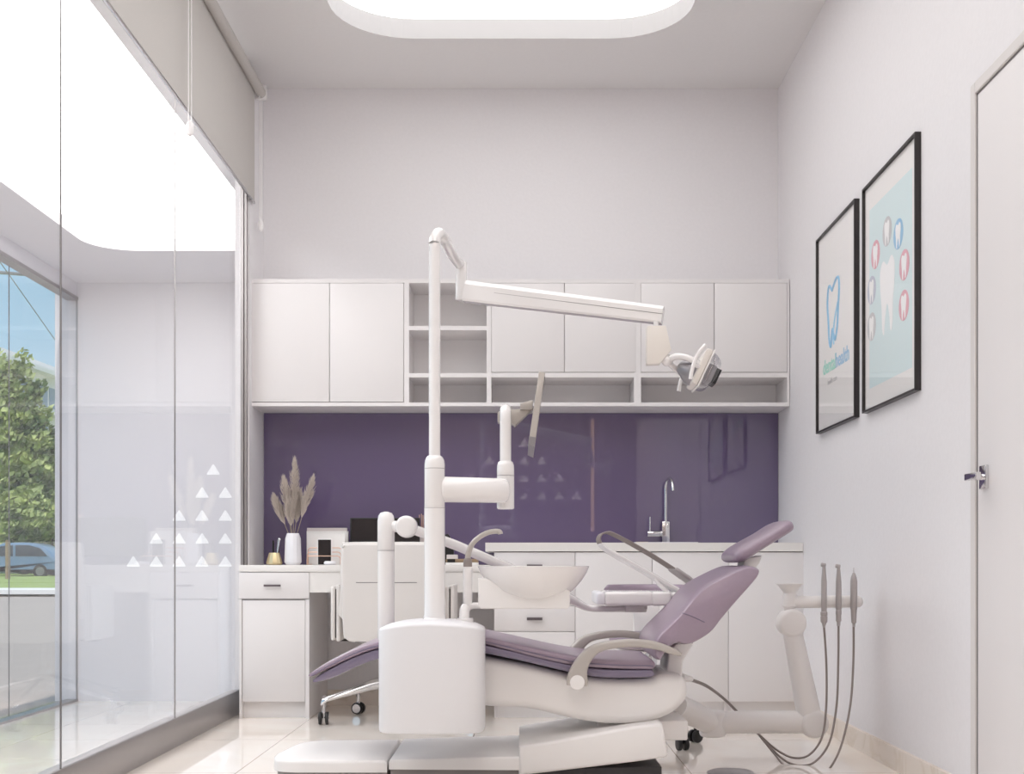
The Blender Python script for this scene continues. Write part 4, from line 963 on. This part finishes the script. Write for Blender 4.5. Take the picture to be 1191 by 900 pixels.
for r_, xs_ in enumerate(rowx):
    for k, xx in enumerate(xs_):
        yb = 659-(4-r_)*sp_
        o = tri(X(xx, ds), ds, Z(yb, ds), sp_*ds/F).build('triangle_sticker', TRIW, off=(X(xx, ds), ds, Z(yb, ds)), smooth=False)
        n = len(xs_)
        if n == 1: lab = 'white triangle sticker at the very top of the stepped pattern'
        elif n <= 3: lab = 'white triangle sticker, %s one of the %s row from the top' % (pos[n][k], ord_[r_])
        else: lab = 'white triangle sticker, %s from left in the %s row of the pattern' % (pos[n][k], ord_[r_] if r_ < 4 else 'lowest')
        tag(o, lab, 'sticker', 'white triangle stickers behind the glass')
# same pattern on the wall behind the viewer (mirrored in the purple panel)
b = B(); dr2 = 2*DW-YR; s_ = 20.3*dr2/F
for r_, n in enumerate((1, 2, 4, 6, 8)):
    for k in range(n):
        q = tri((X(599.5, dr2))+(k-(n-1)/2)*s_, YR+.001, Z(581-(4-r_)*20.4, dr2), s_)
        me = bpy.data.meshes.new('q'); q.bm.to_mesh(me); q.bm.free(); b.bm.from_mesh(me); bpy.data.meshes.remove(me)
o = b.build('sticker_pattern', TRIW, off=(0, YR, 1.5), smooth=False)
tag(o, 'stepped pyramid of white triangles on the front wall, mirrored in the purple panel', 'sticker')
o = B().box(X(690, dr2)-.03, X(690, dr2)+.01, YR+.001, YR+.02, 1.15, Z(488, dr2)).build('led_strip', WARM, off=(X(688, dr2), YR, 1.15), smooth=False)
tag(o, 'vertical warm light strip on the front wall, mirrored in the purple panel', 'light strip')

# ------------------------------------------------------------------ street outside
g = B(); vv = [g.bm.verts.new(v) for v in ((-90, -12, ZH-.02), (XH-.2, -12, ZH-.02), (XH-.2, 16, ZH-.02), (-90, 16, ZH-.02), (XH-.2, 34, -.02), (-90, 34, -.02))]
g.bm.faces.new(vv[:4]); g.bm.faces.new((vv[3], vv[2], vv[4], vv[5])); struct(g.build('ground_road', ASPH, smooth=False))
g = B(); vs = [(-90, 34, -.02), (5, 34, -.02), (5, 60, .28), (-90, 60, .28), (-90, 140, .3), (5, 140, .3)]
vv = [g.bm.verts.new(v) for v in vs]; g.bm.faces.new((vv[0], vv[1], vv[2], vv[3])); g.bm.faces.new((vv[3], vv[2], vv[5], vv[4]))
o = g.build('grass_verge', GRASS, smooth=False); tag(o, 'green grass verge along the far side of the street', 'grass', kind='stuff')
o = B().box(-60, -5, 31.5, 34, -.02, .1).build('kerb', BLDG, off=(-30, 32, -.02), smooth=False); tag(o, 'pale kerb strip between the road and grass verge', 'kerb')
CD = 56
def car(px0, px1, pyb, pyt, D, m, label):
    x0, x1, zb, zt = X(px0, D), X(px1, D), Z(pyb, D), Z(pyt, D); L = x1-x0; Hc = zt-zb
    t = thing('car', label, 'car', ((x0+x1)/2, D, zb), None)
    pr = [(0, .2), (.0, .42), (.06, .55), (.2, .62), (.34, .95), (.45, 1), (.68, 1), (.82, .9), (.95, .6), (1, .5), (1, .22), (.97, .14), (.05, .14)]
    B().pillow([(v.x, v.y) for v in spline([(x0+a*L, zb+c*Hc, 0) for a, c in pr], 3, True)], D, D+1.7, .18, 4).build('body', m, t, ang=60)
    for ws in ([(.25, .62), (.37, .9), (.5, .93), (.5, .62)], [(.53, .62), (.53, .93), (.68, .93), (.8, .84), (.88, .62)]):
        B().pillow([(x0+a*L, zb+c*Hc) for a, c in ws], D-.02, D+.05).build('side_window', CARG, t, smooth=False)
    for wx in (.19, .8):
        w = B().rod((x0+wx*L, D-.03, zb+.33), (x0+wx*L, D+.2, zb+.33), .33, n=28).build('wheel', BLACK, t)
        B().rod((x0+wx*L, D-.05, zb+.33), (x0+wx*L, D, zb+.33), .2, n=20).build('hubcap', STEEL, w)
car(-38, 68, 672.5, 631, CD, CARP, 'blue-grey car parked by the grass verge beyond the street')
car(58, 170, 672, 645, CD+6, BLDG, 'white car parked further right behind the blue-grey one')
# trees
def tree(px, pyt, pyb, w, D, label, seed):
    random.seed(seed); x = X(px, D); zt, zb = Z(pyt, D), Z(pyb, D); zg = .3
    t = thing('tree', label, 'tree', (x, D, zg), 'trees along the street')
    B().tube([(x, D, zg), (x+.2, D, (zg+zb)/2+.5), (x, D, (zb+zt)/2)], [.3, .22, .1], 10).build('trunk', TRUNK, t)
    b = B(); R = w*D/F/2; hh = (zt-zb)/2; cz = (zt+zb)/2
    for k in range(6000):
        a = random.random()*6.283; cph = random.uniform(-1, 1); rr = random.uniform(.62, 1)**.6
        sph = math.sqrt(1-cph*cph); lump = 1+.18*math.sin(3*a+seed)+.12*math.sin(7*cph*3+seed*2)
        p = Vector((x+R*rr*lump*sph*math.cos(a), D+R*.8*rr*lump*sph*math.sin(a), cz+hh*rr*lump*cph))
        s = random.uniform(.11, .28); n1 = Vector((random.gauss(0, 1), random.gauss(0, 1), random.gauss(0, 1))).normalized(); n2 = n1.orthogonal().normalized(); n3 = n1.cross(n2)
        q = [b.bm.verts.new(p+n2*s), b.bm.verts.new(p+n3*s*.6), b.bm.verts.new(p-n2*s), b.bm.verts.new(p-n3*s*.6)]
        b.bm.faces.new(q)
    b.ball((x, D, cz), 1, (R*.66, R*.5, hh*.72))
    b.build('crown', LEAF, t, smooth=False)
tree(6, 418, 600, 88, 66, 'tall green street tree at the left edge of view', 1)
tree(58, 500, 640, 70, 68, 'lower green street tree by the window frame, right of the tall one', 2)
tree(-40, 440, 640, 90, 70, 'wide green street tree just outside the left frame edge', 3)
tree(100, 520, 640, 70, 72, 'green street tree hidden mostly by the hall wall', 4)
tree(25, 570, 642, 60, 60, 'low bushy green tree right behind the parked cars', 5)
# building
D1 = 85
t = thing('apartment_building', 'long white apartment building rising behind the street trees', 'building', (X(20, D1), D1+6, .3))
x0, x1 = X(-90, D1), X(76, D1)
b = B(); zf = Z(440, 92)
vv = [b.bm.verts.new(v) for v in ((X(-120, 74), 74, .3), (X(78, 98), 98, .3), (X(78, 98), 98, Z(432, 98)), (X(-120, 74), 74, Z(432, 98)), (X(-120, 74)-4, 90, .3), (X(78, 98)-2, 112, .3), (X(78, 98)-2, 112, Z(432, 98)), (X(-120, 74)-4, 90, Z(432, 98)))]
for f in ((0, 1, 2, 3), (1, 5, 6, 2), (5, 4, 7, 6), (4, 0, 3, 7), (3, 2, 6, 7)): b.bm.faces.new([vv[i] for i in f])
b.build('wall', BLDG, t, smooth=False)
pA = Vector((X(-120, 74), 74, 0)); pB = Vector((X(78, 98), 98, 0)); ztop = Z(432, 98); dirv = (pB-pA).normalized(); nrm_ = Vector((dirv.y, -dirv.x, 0))
b = B()
for lv in range(4):
    zz = ztop-1.0-lv*3.1
    b2 = [pA+nrm_*.9, pB+nrm_*.9, pB, pA]
    lo_ = [b.bm.verts.new(p+Vector((0, 0, zz))) for p in b2]; hi_ = [b.bm.verts.new(p+Vector((0, 0, zz+.35))) for p in b2]
    b.bridge(lo_, hi_); b.cap(lo_); b.cap(hi_)
b.build('cornice', BLDG, t, smooth=False)
Lb = (pB-pA).length
for lv in range(4):
    zz = ztop-3.4-lv*3.1
    for k in range(14):
        c0 = pA+dirv*(Lb*(k+.5)/14)+nrm_*.05; b = B(); hw_ = .7
        q = [c0-dirv*hw_, c0+dirv*hw_, c0+dirv*hw_-nrm_*.1, c0-dirv*hw_-nrm_*.1]
        lo_ = [b.bm.verts.new(p+Vector((0, 0, zz))) for p in q]; hi_ = [b.bm.verts.new(p+Vector((0, 0, zz+1.6))) for p in q]
        b.bridge(lo_, hi_); b.cap(lo_); b.cap(hi_); b.build('window', BWIN, t, smooth=False)
o = B().rod((X(9, 50), 50, .1), (X(9, 50), 50, Z(628, 50)), .1, n=12).build('bollard', POLE, off=(X(9, 50), 50, .1)); tag(o, 'short brown wooden post standing in front of the blue-grey car', 'post')
for i, (a, c, lab) in enumerate((((-60, 312, 44), (90, 324, 60), 'thicker overhead cable crossing the sky almost level'), ((-30, 262, 40), (90, 432, 66), 'thin overhead wire sloping down to the right across the sky'))):
    o = B().tube([P(*a), P(*c)], (.07, .018)[i], 8).build('overhead_wire', DGREY, off=P(*a)); tag(o, lab, 'wire')

# ------------------------------------------------------------------ light, sky, camera
sun = bpy.data.lights.new('sun', 'SUN'); sun.energy = 3.0; sun.angle = .02; sun.color = (1, .95, .88)
so = bpy.data.objects.new('sun', sun); C.objects.link(so)
so.rotation_euler = Vector((-.08, .45, -.87)).to_track_quat('-Z', 'Y').to_euler()
w = bpy.data.worlds.new('sky'); bpy.context.scene.world = w; w.use_nodes = True
nt = w.node_tree; bg = nt.nodes['Background']; tc = nt.nodes.new('ShaderNodeTexCoord'); sp = nt.nodes.new('ShaderNodeSeparateXYZ')
cr = nt.nodes.new('ShaderNodeValToRGB'); e = cr.color_ramp.elements
e[0].position = 0; e[0].color = srgb(220, 228, 234); e[1].position = .5; e[1].color = srgb(160, 196, 222)
k_ = e.new(.18); k_.color = srgb(164, 200, 222)
nt.links.new(tc.outputs['Generated'], sp.inputs[0]); nt.links.new(sp.outputs[2], cr.inputs[0]); nt.links.new(cr.outputs[0], bg.inputs[0])
bg.inputs[1].default_value = 1.25

def area(name, loc, rot, sx, sy, e_, col):
    l = bpy.data.lights.new(name, 'AREA'); l.shape = 'RECTANGLE'; l.size = sx; l.size_y = sy; l.energy = e_; l.color = col
    o = bpy.data.objects.new(name, l); C.objects.link(o); o.location = loc; o.rotation_euler = rot; return o

# warm fill light added under the ceiling, out of view behind the viewer
a_l = area('rear_fill_light', (-.3, -.75, ZC-.06), (0, 0, 0), 1.8, .8, 34, (1, .88, .76)); a_l.data.spread = math.radians(180)
cam = bpy.data.cameras.new('camera'); co = bpy.data.objects.new('camera', cam); C.objects.link(co)
co.location = (0, 0, H); co.rotation_euler = (math.pi/2, 0, 0)
cam.sensor_width = 36; cam.sensor_fit = 'HORIZONTAL'; cam.lens = 36*F/1191
cam.shift_x = (595.5-CX)/1191; cam.shift_y = (CY-450)/1191
cam.clip_start = .02; cam.clip_end = 500
sc = bpy.context.scene; sc.camera = co
sc.view_settings.view_transform = 'Standard'; sc.view_settings.look = 'None'
sc.view_settings.gamma = 1; sc.view_settings.exposure = 0; sc.view_settings.use_curve_mapping = False
sc.cycles.max_bounces = 10; sc.cycles.diffuse_bounces = 9; sc.cycles.glossy_bounces = 6; sc.cycles.transparent_max_bounces = 12
